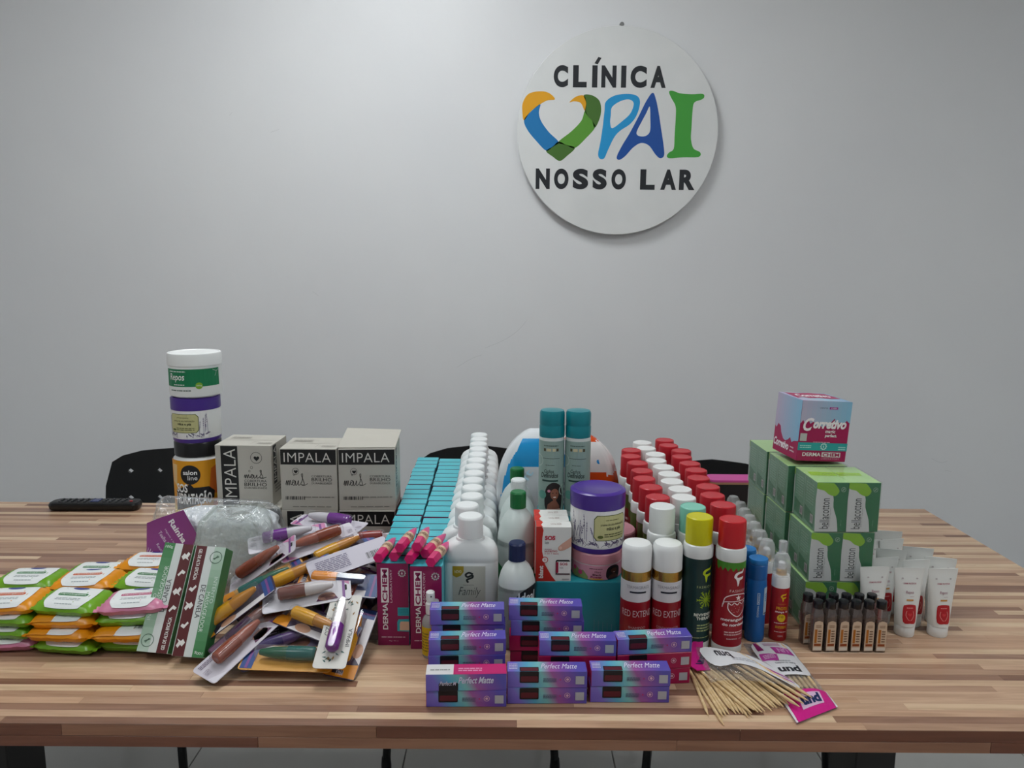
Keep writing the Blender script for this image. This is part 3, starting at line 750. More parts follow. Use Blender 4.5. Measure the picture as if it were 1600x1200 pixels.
slant(p, 'Rainha', .44, .82, .052, .012, -1.0, '#f2ecf2', .03); slant(p, 'Higiene e beleza', .36, .70, .045, .0045, -1.0, '#d9b8d4'); slant(p, 'Toalha De Rosto', .24, .66, .060, .0075, -1.0, '#dcc0d8', .01); slant(p, 'Reutilizável', .2, .48, .04, .006, -1.0, '#dcc0d8')
for k in range(6):
    a = -.5 + k * .36; p.poly([(.0, .30), (.02 + .12 * math.cos(a), .27 + .14 * math.sin(a)), (.02 + .14 * math.cos(a), .31 + .14 * math.sin(a))], '#e3d2e0', 1)
p.rect(.1, .05, .42, .24, '#a8707f', 1).fine(.13, .07, .4, .22, 4, '#8d3f83', 2, 3)
p.flat('label', t, (-.122, -.0665, .035), (.98, -.0, .0), (0, .10, .99), rough=.25)
t = thing('plastic_bag', 'empty frosted clear plastic bag slumped in front of the cotton bag', 'bag', (-.528, .352, T))
secs = []
for j in range(19):
    v = j / 18; row = []
    w_ = .175 * (1 - .26 * v) * (1 - .35 * max(0, v - .85) / .15); dd = .05 * (1 - .75 * v) + .004
    for i in range(40):
        a = 2 * PI * i / 40; ca, sa = math.cos(a), math.sin(a)
        m = 1 + .06 * math.sin(6 * a + 5 * v) + .05 * math.sin(11 * a - 7 * v) + .04 * math.sin(17 * a + 12 * v)
        row.append((w_/2 * math.copysign(abs(ca) ** .7, ca) * m + .012 * v, dd/2 * math.copysign(abs(sa) ** .7, sa) * m + .028 * v + .004 * math.sin(9 * v + 3 * a), .004 + .184 * v * (1 + .07 * math.sin(2 * a + 1) + .04 * math.sin(5 * a))))
    secs.append(row)
G().loft(secs, FROST).build('film', t, ang=14)

# ------------------------------------------------------------ heap of carded nail pens
PEN = {'br': ('#8a3c22', '#9c5440'), 'pu': ('#6e1f8a', '#d0ccd2'), 'rd': ('#8d2a26', '#d9b9b4'), 'ye': ('#d89c06', '#c07e12'), 'te': ('#0b5d56', '#12583a'), 'dk': ('#3a1a3a', '#6a3a30'), 'bk': ('#55406a', '#6a5570'), 'wh': ('#74423a', '#cfc8c8'), 'lf': ('#741f8c', '#c9c2c4'), 'dp': ('#35205c', '#50306c'), 'or': ('#e08a1a', '#26305c'), 'f': ('#6a3428', '#8a5436')}
CARD = {'br': '#c9c3cc', 'pu': '#cfcad4', 'rd': '#b9a6a6', 'ye': '#3c2f4a', 'te': '#d8a050', 'dk': '#3a2536', 'bk': '#b5b0bd', 'wh': '#cfccd2', 'lf': '#c9c6bf', 'dp': '#8f86a6', 'or': '#2c3a6a', 'f': '#3a2c3c'}
KN = {'br': 'brown', 'pu': 'purple', 'rd': 'red brown', 'ye': 'yellow', 'te': 'dark green', 'dk': 'dark plum', 'bk': 'lilac', 'wh': 'white tipped', 'lf': 'violet', 'dp': 'deep purple', 'or': 'orange', 'f': 'brown'}
BLIS = film('blister_film', '#fbfcfd', .015, .10)
def penpack(k, label, L=.148, w=.052):
    t = thing('nail_pen_pack', label, 'pen pack', group='carded nail polish pens in the heap')
    cc = CARD[k]
    P = rr(L, w, .006, 4)
    G().loft([ring(P, 0), ring(P, .0009)], M(cc, .4)).build('card', t, flat=True)
    p = Pr(L, w); q = random.Random(len(k) * 7 + ord(k[0]))
    if k in ('ye', 'te', 'or'):
        p.poly([(.01, .02), (.2, .02), (.14, .98), (.01, .98)], '#e08f1c').poly([(.2, .02), (.98, .02), (.98, .3), (.3, .25)], '#d9d5d8').rect(.85, .05, .98, .95, '#2c4a86', 1).txt('1', .05, .4, .1, .75, '#2a2230', 1, .03)
        p.ell(.38, .2, .1, .16, '#c79a80', 1)
    elif k in ('lf',):
        p.txt('RE', .60, .62, .66, .9, '#3a3a3c', 1, rot=-90).txt('CO', .54, .62, .595, .9, '#3a3a3c', 1, rot=-90).txt('NE', .48, .62, .535, .9, '#3a3a3c', 1, rot=-90).txt('CTE', .42, .52, .475, .9, '#3a3a3c', 1, rot=-90)
        p.txt('IMPALA', .28, .05, .52, .17, '#3a3a3c', 1, 0)
        for m in range(26):
            e = q.random() < .6; u = q.uniform(.74, .95) if e else q.uniform(.03, .2); v = q.uniform(.08, .92); a = q.uniform(0, 6.28); l_ = .07
            p.poly([(u, v), (u + l_ * .5 * math.cos(a) - .01 * math.sin(a), v + (l_ * .5 * math.sin(a) + .01 * math.cos(a)) * 2.8), (u + l_ * math.cos(a) * .9, v + l_ * math.sin(a) * 2), (u + l_ * .5 * math.cos(a) + .01 * math.sin(a), v + (l_ * .5 * math.sin(a) - .01 * math.cos(a)) * 2.8)], q.choice(('#1e4f4c', '#2e5a54', '#8d6a3a')), 1)
        p.it = [([(min(max(a, .01), .99), min(max(b, .02), .98)) for a, b in V], F, c, l) for V, F, c, l in p.it]
    elif k in ('br', 'pu', 'wh', 'rd'):
        p.poly([(.98, .6), (.98, .98), (.8, .98)], '#c77fa6').poly([(.01, .02), (.2, .02), (.01, .3)], '#d8d4dc').fine(.05, .75, .25, .92, 3, '#6a5a70', 1, 5).ell(.72, .25, .1, .16, '#b98a78', 1).poly([(.6, .1), (.85, .1), (.8, .35), (.65, .35)], '#5a2c4c', 1)
    elif k == 'bk': p.fine(.1, .2, .5, .85, 8, '#6f6880', 1, 3).bars(.7, .2, .9, .5, '#333333')
    else: p.ell(.66, .3, .12, .2, '#a0705c').poly([(.02, .6), (.5, .9), (.02, .95)], '#6a4a60').fine(.1, .1, .4, .3, 2, '#b8a8b8', 1, 4)
    if k not in ('bk', 'lf'): p.txt('IMPALA', .03, .40, .10, .62, '#8a8090' if k in ('br', 'pu', 'wh', 'rd') else '#d8d0d8', 2, 0, 0, 90).rect(.90, .06, .93, .94, '#7a4a8a', 2)
    p.flat('print', t, (-L/2, -w/2, .0009), (1, 0, 0), (0, 1, 0))
    X = Matrix.Translation((0, 0, .0126)) @ Matrix.Rotation(PI/2, 4, 'Y')
    if k != 'bk':
        c1, c2 = PEN[k]
        pen = G().lathe([(.0085, -.046), (.0108, -.043), (.0116, -.02), (.0108, -.001)], M(c1, .25), 18, xf=X).build('cap', t)
        G().lathe([(.0098, -.001), (.0098, .004), (.0092, .02), (.0066, .034), (.0045, .044), (.001, .046)], M(c2, .3), 16, xf=X).build('barrel', t)
        B = []
        for z, e in ((.0009, 1.15), (.011, 1.1), (.019, .9), (.0238, .45)):
            B.append([(x * (1 if e > .8 else .96), y * e, z) for x, y in rr(.104, .024, .009, 5)])
        G().loft(B, BLIS, cap0=False).build('blister', t)
    G().loft([ring(rr(.012, .004, .0019, 3), .0009), ring(rr(.012, .004, .0019, 3), .0013)], M('#1a1418', .6)).build('hang_hole', t, (L/2 - .009, 0, 0), (0, 0, PI/2))
    return t
HEAP = [
    ('br1', (-0.404, 0.433, 0.847), (0.97, -0.25, -0.03), (-0.00, -0.13, 0.99)),
    ('pu1', (-0.361, 0.451, 0.890), (0.96, -0.28, -0.02), (0.00, -0.07, 1.00)),
    ('pu2', (-0.425, 0.392, 0.881), (0.94, 0.33, 0.11), (-0.01, -0.30, 0.95)),
    ('br2', (-0.365, 0.372, 0.881), (0.85, 0.49, 0.17), (-0.00, -0.32, 0.95)),
    ('rd', (-0.296, 0.417, 0.863), (0.98, 0.17, 0.04), (0.00, -0.23, 0.97)),
    ('ye1', (-0.325, 0.370, 0.863), (0.78, 0.59, 0.22), (-0.00, -0.34, 0.94)),
    ('ye2', (-0.256, 0.369, 0.864), (0.83, 0.56, 0.05), (0.19, -0.36, 0.91)),
    ('ye3', (-0.329, 0.347, 0.836), (1.00, -0.09, -0.04), (0.00, -0.40, 0.92)),
    ('ye4', (-0.386, 0.290, 0.845), (0.82, 0.52, 0.26), (-0.00, -0.44, 0.90)),
    ('te1', (-0.433, 0.280, 0.835), (0.81, 0.49, 0.31), (-0.09, -0.42, 0.90)),
    ('br3', (-0.458, 0.339, 0.850), (0.82, 0.08, 0.57), (-0.52, -0.34, 0.78)),
    ('ye5', (-0.464, 0.219, 0.819), (0.78, 0.29, 0.55), (-0.45, -0.34, 0.82)),
    ('dk1', (-0.432, 0.200, 0.800), (0.55, 0.74, 0.39), (-0.07, -0.43, 0.90)),
    ('bk1', (-0.290, 0.305, 0.876), (0.89, 0.42, 0.20), (0.00, -0.43, 0.90)),
    ('br4', (-0.360, 0.290, 0.827), (0.76, 0.57, 0.30), (-0.00, -0.46, 0.89)),
    ('wh1', (-0.348, 0.233, 0.841), (0.97, 0.20, 0.11), (-0.01, -0.46, 0.89)),
    ('br5', (-0.440, 0.159, 0.787), (0.50, 0.81, 0.32), (-0.03, -0.35, 0.94)),
    ('te2', (-0.355, 0.138, 0.775), (1.00, -0.03, -0.01), (0.00, -0.28, 0.96)),
    ('lf', (-0.280, 0.166, 0.810), (0.01, 0.92, 0.39), (0.01, -0.39, 0.92)),
    ('ye6', (-0.322, 0.195, 0.804), (0.92, -0.36, -0.16), (-0.00, -0.41, 0.91)),
    ('dp', (-0.376, 0.186, 0.773), (0.89, 0.43, 0.17), (0.00, -0.37, 0.93)),
    ('or1', (-0.303, 0.274, 0.843), (1.00, -0.08, -0.05), (0.01, -0.46, 0.89)),
    ('br6', (-0.281, 0.272, 0.822), (0.28, 0.87, 0.40), (0.18, -0.46, 0.87)),
    ('ye7', (-0.263, 0.184, 0.781), (0.11, 0.93, 0.34), (0.15, -0.36, 0.92)),
    ('f1', (-0.410, 0.279, 0.802), (0.76, 0.58, 0.30), (-0.00, -0.46, 0.89)),
    ('f2', (-0.293, 0.274, 0.785), (0.63, 0.69, 0.36), (-0.00, -0.46, 0.89)),
    ('f3', (-0.415, 0.221, 0.774), (0.89, 0.41, 0.19), (-0.01, -0.41, 0.91)),
    ('f4', (-0.273, 0.238, 0.786), (0.05, 0.90, 0.43), (0.11, -0.43, 0.89)),
    ('f5', (-0.382, 0.228, 0.795), (0.94, 0.30, 0.15), (-0.00, -0.44, 0.90)),
    ('f7', (-0.428, 0.349, 0.819), (0.80, 0.55, 0.25), (-0.01, -0.41, 0.91)),
]
WHERE = {'br1': 'at the top against the cartons', 'pu1': 'lying topmost against the cartons', 'pu2': 'near the top beside the plastic bag', 'br2': 'lying slantwise across the top', 'rd': 'reaching towards the turquoise boxes', 'ye1': 'below the red brown pen', 'ye2': 'beside the pink crayons', 'ye3': 'under the other yellow pens', 'ye4': 'in the middle on a dark card', 'te1': 'in the middle next to a yellow pen', 'br3': 'at the side of the plastic bag', 'ye5': 'beside the gel carton', 'dk1': 'just above the lowest brown pen', 'bk1': 'turned face down below the crayons', 'br4': 'in the centre with a white tip', 'wh1': 'on a white card in the centre', 'br5': 'lowest beside the gel carton on the table', 'te2': 'lying flat at the front of the heap', 'lf': 'on a leaf patterned card at the front', 'ye6': 'behind the leaf patterned card', 'dp': 'behind the dark green pen', 'or1': 'above the leaf patterned card', 'br6': 'leaning at the magenta carton', 'ye7': 'at the foot beside the magenta carton', 'or2': 'under the dark green pen on the table'}
PP = {}
nf = 0
for nm, pos, tt, nn in HEAP:
    k = nm.rstrip('0123456789')
    lb = '%s nail pen on card %s' % (KN[k], WHERE[nm] if nm in WHERE else 'buried inside the heap')
    if k not in PP: PP[k] = o = penpack(k, lb)
    else: o = dup(PP[k], (0, 0, 0), None, lb)
    s_ = -1 if nm in ('pu1', 'br1', 'rd', 'br2') else 1
    if nm in ('pu2', 'te1', 'ye4', 'ye5', 'br5', 'lf', 'br3', 'ye2', 'ye1', 'ye3', 'br6', 'ye7'): s_ = 1
    if nm in ('te2', 'pu1'): s_ = -1
    frame(o, pos, Vector(tt) * s_, nn)

# ------------------------------------------------------------ turquoise and magenta cartons in two long rows
TEAL = M('#45bac8', .3); MAG = M('#8a1150', .35); MAG2 = '#8a1150'
def emblem(p, u, v, r, c, l=1):
    for k in range(10):
        a = 2 * PI * k / 10; p.dot(u + r * .8 / p.w * math.cos(a), v + r * .8 / p.h * math.sin(a), r * .24, c, l, 6)
    p.ringp(u, v, r * .8, r * .18, c, l); p.poly([(u - r * .25 / p.w, v - r * .15 / p.h), (u, v + r * .45 / p.h), (u + r * .25 / p.w, v - r * .15 / p.h), (u, v - r * .4 / p.h)], c, l)
def derma(label, art):
    w, h, d = .0545, .149, .0338
    t = thing('cosmetic_carton', label, 'carton', group='turquoise topped cartons in two rows')
    G().box(-w/2, w/2, 0, d, 0, h, MAG, .0007, {'+z': TEAL, '-x': MAG, '+x': TEAL}).build('box', t)
    pt = Pr(w, d); pt.rect(0, .0, 1, .05, '#2a96a4').rect(.06, .45, .94, .48, '#7fd0d8').flat('top_print', t, (-w/2, 0, h), (1, 0, 0), (0, 1, 0))  # pale line across the top is a glint painted into the colour
    if art:
        p = Pr(w, h)
        p.txt('DERMA', .17, .20, .33, .52, '#efe9ec', 1, .02, 0, 90).rect(.13, .53, .37, .945, '#efe9ec', 1).txt('CHEM', .17, .545, .33, .93, MAG2, 2, .03, 0, 90).txt('LABORATORY', .41, .53, .475, .93, '#e6c8d6', 1, 0, 0, 90)
        emblem(p, .79, .885, .0068, '#e6dde2'); p.fine(.12, .10, .88, .125, 1, '#d7a9c0', 1, 2).txt('90g / 30 oz', .35, .05, .65, .068, '#d7a9c0', 1)
        if art == 1:
            p.rect(.64, .37, 1, .47, '#2aa7b4', 1).fine(.66, .385, .98, .46, 4, '#1f8e9c', 2, 3).poly([(.62, .18), (.62, .29), (.66, .325), (1, .33), (1, .175)], '#2aa7b4', 1).poly([(.7, .19), (.7, .27), (.73, .3), (1, .3), (1, .19)], '#d9b79a', 2)
        else:
            p.poly([(.46, .30), (.46, .06), (.95, .06), (.95, .30), (.82, .40), (.60, .40)], '#c9b7bf', 1).rect(.60, .40, .82, .50, '#e6e6e6', 1).rrect(.56, .50, .9, .62, .004, '#e9e9ea', 1)
        p.flat('print', t, (-w/2, 0, 0))
    return t
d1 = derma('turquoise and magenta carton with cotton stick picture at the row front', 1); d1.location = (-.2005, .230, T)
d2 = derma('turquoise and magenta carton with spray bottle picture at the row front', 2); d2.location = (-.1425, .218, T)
dp = None
LBL = 'turquoise topped magenta carton in the long double row'
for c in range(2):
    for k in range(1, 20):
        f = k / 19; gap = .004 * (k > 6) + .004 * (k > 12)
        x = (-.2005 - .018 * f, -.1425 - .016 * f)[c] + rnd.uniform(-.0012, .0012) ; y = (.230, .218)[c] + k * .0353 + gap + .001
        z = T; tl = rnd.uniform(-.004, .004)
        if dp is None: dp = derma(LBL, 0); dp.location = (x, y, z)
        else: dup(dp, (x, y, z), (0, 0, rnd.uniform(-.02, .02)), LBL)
# ------------------------------------------------------------ pink crayons on the cartons
PINK = M('#cf1468', .3); PAPER = M('#d9b99c', .6)
cr = thing('lip_crayon', 'x', 'lip crayon', group='pink lip crayons on the cartons')
X = Matrix.Rotation(-PI/2, 4, 'X')
G().lathe([(.0088, 0), (.0096, .001), (.0096, .030)], PINK, 6, xf=X).build('cap', cr, ang=20)
G().lathe([(.0092, .030), (.0092, .056)], PAPER, 24, xf=X).build('paper_band', cr)
G().lathe([(.0092, .056), (.0085, .062), (.0052, .083), (.0018, .097), (.0004, .099)], M('#d63a80', .3), 20, xf=X).build('tip', cr)
pb = Pr(.03, .018); pb.fine(.1, .2, .9, .8, 3, '#8a6a58', 1, 2)
pb.out('print', cr, lambda a, b, q_: ((.0094 + q_) * math.sin((a - .015) / .0092), .035 + b, (.0094 + q_) * math.cos((a - .015) / .0092)), cutu=.003)
Zc = T + .149 + .0099
C7 = [(-.224, .228, Zc, -.14, 'at the outer end of the lower layer'), (-.199, .235, Zc, -.12, 'second in the lower layer beside the outer end'), (-.171, .224, Zc, -.18, 'in the middle of the lower layer'), (-.134, .212, Zc, -.24, 'at the bottle end of the lower layer'),
      (-.188, .231, Zc + .0175, -.16, 'in the upper layer at the nail pen side'), (-.160, .236, Zc + .0175, -.10, 'in the middle of the upper layer'), (-.147, .243, Zc + .003, -.28, 'tucked between the lower layer at the bottle end')]
for k, (x, y, z, rz, w_) in enumerate(C7):
    lb = 'pink lip crayon with beige band ' + w_
    if k == 0: cr.location = (x, y, z); cr.rotation_euler = (0, 0, rz); cr['label'] = lb
    else: dup(cr, (x, y, z), rz, lb)

# ------------------------------------------------------------ white bottle row
WB = M('#e8ebeb', .38, sss=.0)
def white_bottle(label):
    t = thing('white_bottle', label, 'bottle', group='white flip cap bottles in a long row')
    w, d = .099, .0505
    secs = []
    for s1, s2, z in ((.94, .9, 0), (1, 1, .004), (1, 1, .127), (.985, .97, .1285), (.985, .97, .1315), (1, 1, .133), (1, 1, .141), (.96, .97, .150), (.86, .92, .159), (.70, .88, .1645), (.52, .86, .168), (.50, .85, .172)):
        secs.append(ring(rr(w * s1, d * s2, min(.018, d * s2 * .45), 5), z))
    G().loft(secs, WB).build('body', t)
    G().lathe([(.0215, .1715), (.0225, .1725), (.0225, .206), (.0215, .209), (.0195, .2105), (.006, .2108)], WB, 32).build('cap', t)
    return t
W_ = [(-.072, .304), (-.082, .366), (-.076, .423), (-.078, .478), (-.079, .531), (-.08, .585), (-.081, .640), (-.08, .693), (-.08, .746), (-.081, .799), (-.082, .851), (-.083, .903), (-.085, .955)]
f = white_bottle('white bottle with beige label and gold badge at the front of the row'); f.location = (*W_[0], T)
wb = white_bottle('plain white bottle with tall round cap in the long row'); wb.location = (*W_[1], T)
for x, y in W_[2:]: dup(wb, (x, y, T), rnd.uniform(-.05, .05))
p = Pr(.058, .105); p.rect(0, 0, 1, 1, '#c9c8bd')
p.poly([(0, 1), (.34, 1), (.34, .9), (.25, .83), (.12, .8), (0, .84)], '#b59a2c', 1).txt('NOVO', .06, .88, .27, .93, '#e9e2b8', 2, .02)
p.stroke([(.62, .86), (.50, .885), (.40, .85), (.46, .81), (.60, .84), (.60, .80), (.44, .76), (.48, .71)], .0035, '#2a2c2c', 1).txt('FASHION', .32, .655, .64, .675, '#6a6a64', 1, 0, 0, 0, 1.3)
p.txt('Family', .18, .44, .86, .63, '#3a3a38', 1, -.012, .35)
p.fine(.3, .2, .7, .3, 2, '#8a8a82', 1, 3)
p.flat('label', f, (-.0305, -.02525, .020))

# ------------------------------------------------------------ clear bottles with green and white caps
def round_bottle(label, r, hb, cap, cap_c, liq, col_hi, col_lo, name='acetone_bottle', rz=0, cr_=.0145):
    t = thing(name, label, 'bottle')
    prof = [(r * .92, 0), (r, .005), (r, liq), (r, hb * .66), (r * .97, hb * .74), (r * .86, hb * .83), (r * .66, hb * .91), (r * .45, hb * .955), (cr_ * .92, hb * .975), (cr_ * .92, hb)]
    lo = M(col_lo, .3); hi = M(col_hi, .3)
    G().lathe(prof, [lo, lo] + [hi] * 7, 36).build('body', t)
    g = G(); n = 36
    secs = [[(cr_ * (1 + (.03 if i % 2 else 0)) * math.cos(2*PI*i/n), cr_ * (1 + (.03 if i % 2 else 0)) * math.sin(2*PI*i/n), z) for i in range(n)] for z in (hb - .004, hb + cap * .9)]
    secs.append([(cr_ * .88 * math.cos(2*PI*i/n), cr_ * .88 * math.sin(2*PI*i/n), hb + cap) for i in range(n)])
    g.loft(secs, M(cap_c, .4)).build('cap', t, ang=25)
    return t
GB = []
for x, y, c, lb in ((.013, .360, '#0c6b33', 'frosted bottle with green cap and green label behind the navy capped bottle'), (.014, .441, '#dfe4e4', 'frosted bottle with white cap between two green capped bottles'), (.012, .522, '#0c6b33', 'frosted bottle with bright green cap in front of the blue pack')):
    t = round_bottle(lb, .0385, .212, .026, c, .150, '#c6d1ce', '#b3bfbc'); t.location = (x, y, T)
    p = Pr(.1, .11); p.poly(crom([(0, 0), (0, .9), (.25, .8), (.5, .74), (.75, .8), (1, .9), (1, 0)], 1), '#136b36'); p.txt('Acetona', .25, .5, .75, .64, '#e9f2ea', 1, .02, .2).fine(.3, .3, .7, .42, 2, '#cfe0d2', 1, 4)
    p.cyl('label', t, .0385, .01, 0)
t = round_bottle('small translucent bottle with navy cap and black oval label', .0325, .156, .027, '#121f4a', .110, '#c9cfcd', '#9aa19c', 'remover_bottle'); t.location = (.011, .246, T)
p = Pr(.06, .04); p.poly(crom([(.02, .2), (.2, .7), (.6, .95), (.98, .85), (.98, .2), (.6, .02), (.2, .0)], 3, True), '#14181c').txt('Ideal', .16, .3, .72, .72, '#dfe3e3', 1, .02); p.cyl('label', t, .0325, .076, .70)

# ------------------------------------------------------------ small spray bottle
t = thing('spray_bottle', 'small clear spray bottle with white nozzle and yellow label by the magenta cartons', 'bottle', (-.133, .198, T))
r = .0145
G().lathe([(r * .9, 0), (r, .003), (r, .062), (r * .8, .070), (.007, .074), (.007, .078)], M('#b9b9b4', .12, 0, .6), 24).build('body', t)
G().lathe([(.0078, .076), (.0082, .077), (.0082, .094), (.0066, .096), (.0066, .099), (.0075, .100), (.0072, .113), (.005, .115)], WHITE, 20).build('nozzle', t)
G().lathe([(.0012, 0), (.0012, .001)], M('#202428', .5), 10).build('nozzle_hole', t, (.002, -.0072, .108), (PI/2, 0, 0))
p = Pr(.06, .05); p.rect(0, 0, 1, 1, '#cda912').fine(.2, .15, .85, .85, 7, '#8a7418', 1, 5); p.cyl('label', t, r, .006, 0)

# ------------------------------------------------------------ teal cartons that carry jars and bottles
def teal_box(x0, x1, y0, y1, h, label):
    t = thing('teal_carton', label, 'carton', ((x0 + x1) / 2, y0, T))
    w = x1 - x0
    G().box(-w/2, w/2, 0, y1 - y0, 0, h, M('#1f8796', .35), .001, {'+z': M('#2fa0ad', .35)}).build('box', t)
    p = Pr(w, h)
    for k in range(6): p.rect(.66 + k * .05, .04, .663 + k * .05, .30 - .02 * k, '#6f8fa8', 1)
    p.flat('print', t, (-w/2, 0, 0)); return t
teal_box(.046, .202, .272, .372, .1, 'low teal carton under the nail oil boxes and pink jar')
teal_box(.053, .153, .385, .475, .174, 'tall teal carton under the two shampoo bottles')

def portrait(p, u0, v0, u1, v1, skin, hair, top, l=1):
    """a generic smiling model with full dark hair"""
    U = lambda a: u0 + (u1 - u0) * a; V_ = lambda b: v0 + (v1 - v0) * b
    p.poly(crom([(U(.15), V_(.1)), (U(.1), V_(.5)), (U(.2), V_(.85)), (U(.5), V_(1)), (U(.85), V_(.85)), (U(.95), V_(.5)), (U(.85), V_(.05)), (U(.5), V_(0))], 3, True), hair, l)
    p.poly([(U(.2), V_(0)), (U(.25), V_(.25)), (U(.45), V_(.38)), (U(.62), V_(.38)), (U(.78), V_(.2)), (U(.82), V_(0))], skin, l + 1)
    p.ell(U(.55), V_(.6), .19 * (u1 - u0), .19 * (v1 - v0), skin, l + 1); p.rect(U(.48), V_(.35), U(.62), V_(.5), skin, l + 1)
    p.rect(U(.2), V_(0), U(.82), V_(.1), top, l + 2); p.ell(U(.55), V_(.5), .07 * (u1 - u0), .02 * (v1 - v0), '#e8dcd8', l + 2, 10)
    for s_ in (-1, 1): p.ell(U(.55 + s_ * .08), V_(.64), .025 * (u1 - u0), .02 * (v1 - v0), '#2a1a16', l + 2, 8)
def tealbot(x, y, label):
    t = thing('shampoo_bottle', label, 'bottle', (x, y, T + .174), 0, 'tall teal capped shampoo bottles')
    r = .0243; C = M('#0e7f8a', .28)
    G().lathe([(r * .93, 0), (r, .004), (r, .150), (r * .98, .154)], M('#d4dcd9', .3), 36).build('body', t)
    G().lathe([(r * .985, .154), (r * 1.0, .155), (r * 1.0, .1745), (r * .97, .176), (r * .97, .178), (r * .985, .179), (r * .985, .200), (r * .9, .2045), (r * .3, .206)], C, 36).build('cap', t)
    p = Pr(.072, .138); p.rect(0, 0, 1, 1, '#8fa79f'); p.ringp(.12, .72, .012, .002, '#a8bbb3', 1); p.ringp(.9, .3, .012, .002, '#a8bbb3', 1)
    p.fine(.3, .93, .7, .96, 1, '#5a7068', 1, 4).rect(.3, .86, .36, .9, '#4a4428', 1).rect(.38, .86, .5, .9, '#c9c09a', 1).rect(.54, .86, .62, .9, '#c9c09a', 1).rect(.64, .86, .7, .9, '#4a4428', 1).rect(.26, .755, .74, .762, '#4a5a54', 1).fine(.36, .66, .6, .675, 1, '#4a5a54', 1, 2)
    p.txt('Cachos', .32, .555, .58, .605, '#20302c', 1, .01, .25).txt('Definidos', .22, .485, .70, .555, '#20302c', 1, .02, .2).rect(.26, .43, .7, .455, '#24443e', 1)
    p.dot(.27, .24, .0085, '#5f9a8c', 4); portrait(p, .28, .0, .88, .42, '#8a5644', '#221c1c', '#d6b0a4'); p.dot(.46, .30, .003, '#d08aa0', 5, 8)
    p.cyl('label', t, r, .010, -.1)
tealbot(.0775, .428, 'teal capped curl shampoo bottle beside the green capped bottles')
tealbot(.1275, .426, 'teal capped curl shampoo bottle beside the orange pack')

# ------------------------------------------------------------ nail oil boxes
def sos(label, art):
    w, h, d = .0615, .100, .0305
    t = thing('nail_oil_box', label, 'box', group='red and white nail oil boxes')
    WM = M('#dcdcd8', .45); RD = M('#b92a1e', .4)
    G().box(-w/2, w/2, 0, d, 0, h, WM, .0007, {'-x': RD}).build('box', t)
    pt = Pr(w, d); pt.poly([(0, 0), (.18, 0), (.13, .35), (.2, .75), (.16, 1), (0, 1)], '#c8311f').txt('Unha SOS', .42, .35, .72, .6, '#a08880', 1).flat('top_print', t, (-w/2, 0, h), (1, 0, 0), (0, 1, 0))
    if art:
        p = Pr(w, h)
        p.poly(crom([(0, 0), (0, 1), (.16, 1), (.2, .94), (.17, .8), (.17, .55), (.25, .32), (.45, .1), (.58, 0)], 1), '#b8281c'); p.it[-1] = (p.it[-1][0], p.it[-1][1], '#b8281c', 0)
        p.txt('SOS', .24, .76, .54, .84, '#c0304a', 1, .05).txt('kit', .25, .69, .36, .745, '#8a8a8a', 1).fine(.24, .59, .44, .61, 1, '#b0808a', 1, 2).txt('NUTRITIVO', .24, .54, .6, .575, '#c04a5a', 1, .02).txt('5 em 1 óleos', .24, .50, .64, .53, '#c04a5a', 1)
        p.dot(.25, .4, .0058, '#b8281c', 1).dot(.25, .4, .0046, '#e8dcd8', 2).txt('5', .23, .385, .27, .415, '#b8281c', 3, .02)
        p.txt('blant', .08, .06, .21, .29, '#efe6e2', 2, .04, 0, 90)
        p.poly(crom([(1, .82), (.85, .75), (.7, .68), (.62, .62), (.66, .57), (.8, .58), (1, .65)], 3), '#cfa08c', 1).ell(.69, .62, .045, .03, '#e2b8a8', 2)
        p.rrect(.56, .14, .97, .4, .003, '#1c1c1e', 1).rect(.6, .15, .99, .37, '#e2e0de', 2).rect(.57, .16, .64, .36, '#9a1c3a', 3).txt('SOS', .68, .3, .9, .35, '#b04a5a', 3, .03).txt('kit', .68, .24, .78, .28, '#8a8a8a', 3)
        p.rect(.56, .13, .97, .15, '#3a1a20', 3).fine(.75, .03, .95, .08, 1, '#aaaaaa', 1, 3); p.flat('print', t, (-w/2, 0, 0))
    return t
s1 = sos('red and white nail oil box in front of two others', 1); s1.location = (.0755, .2745, T + .1)
s2 = sos('red and white nail oil box in the middle of three', 0); s2.location = (.0735, .3065, T + .1)
dup(s2, (.0735, .3385, T + .1), .02, 'red and white nail oil box against the tall shampoo bottles')

# ------------------------------------------------------------ jars
PK = M('#cf8f9b', .35)
def pink_jar(x, y, z, label, art=True):
    t = thing('hair_mask_jar', label, 'jar', (x, y, z)); r = .0455
    G().lathe([(r * .94, 0), (r, .003), (r, .028), (r * .985, .029)], M('#d8c9cc', .35), 40).build('body', t)
    G().lathe([(r * 1.0, .029), (r * 1.02, .030), (r * 1.02, .046), (r * .98, .0485), (r * .5, .049)], PK, 40).build('lid', t)
    if art:
        p = Pr(.12, .026); p.rect(0, 0, 1, 1, '#c98da0')
        p.poly([(.05, 0), (.05, .5), (.12, .75), (.2, .5), (.26, .6), (.34, .2), (.34, 0)], '#7d8a50', 1).dot(.1, .6, .004, '#b8326a', 2).dot(.21, .4, .0045, '#c23a70', 2).fine(.36, .76, .56, .86, 1, '#5a3a44', 1, 3).txt('Meu', .44, .5, .53, .63, '#4a2834', 2).txt('Black', .41, .30, .54, .44, '#4a2834', 2, .02).txt('Power', .38, .12, .55, .28, '#8a2450', 2, .03)
        p.rect(.36, .02, .56, .1, '#d8a02c', 1); portrait(p, .58, .0, .88, .98, '#5a3428', '#1a1416', '#3a2434'); p.cyl('label', t, r, .0015, .0)
    return t
pink_jar(.156, .323, T + .1, 'pink lidded hair mask jar under the purple lidded jar')
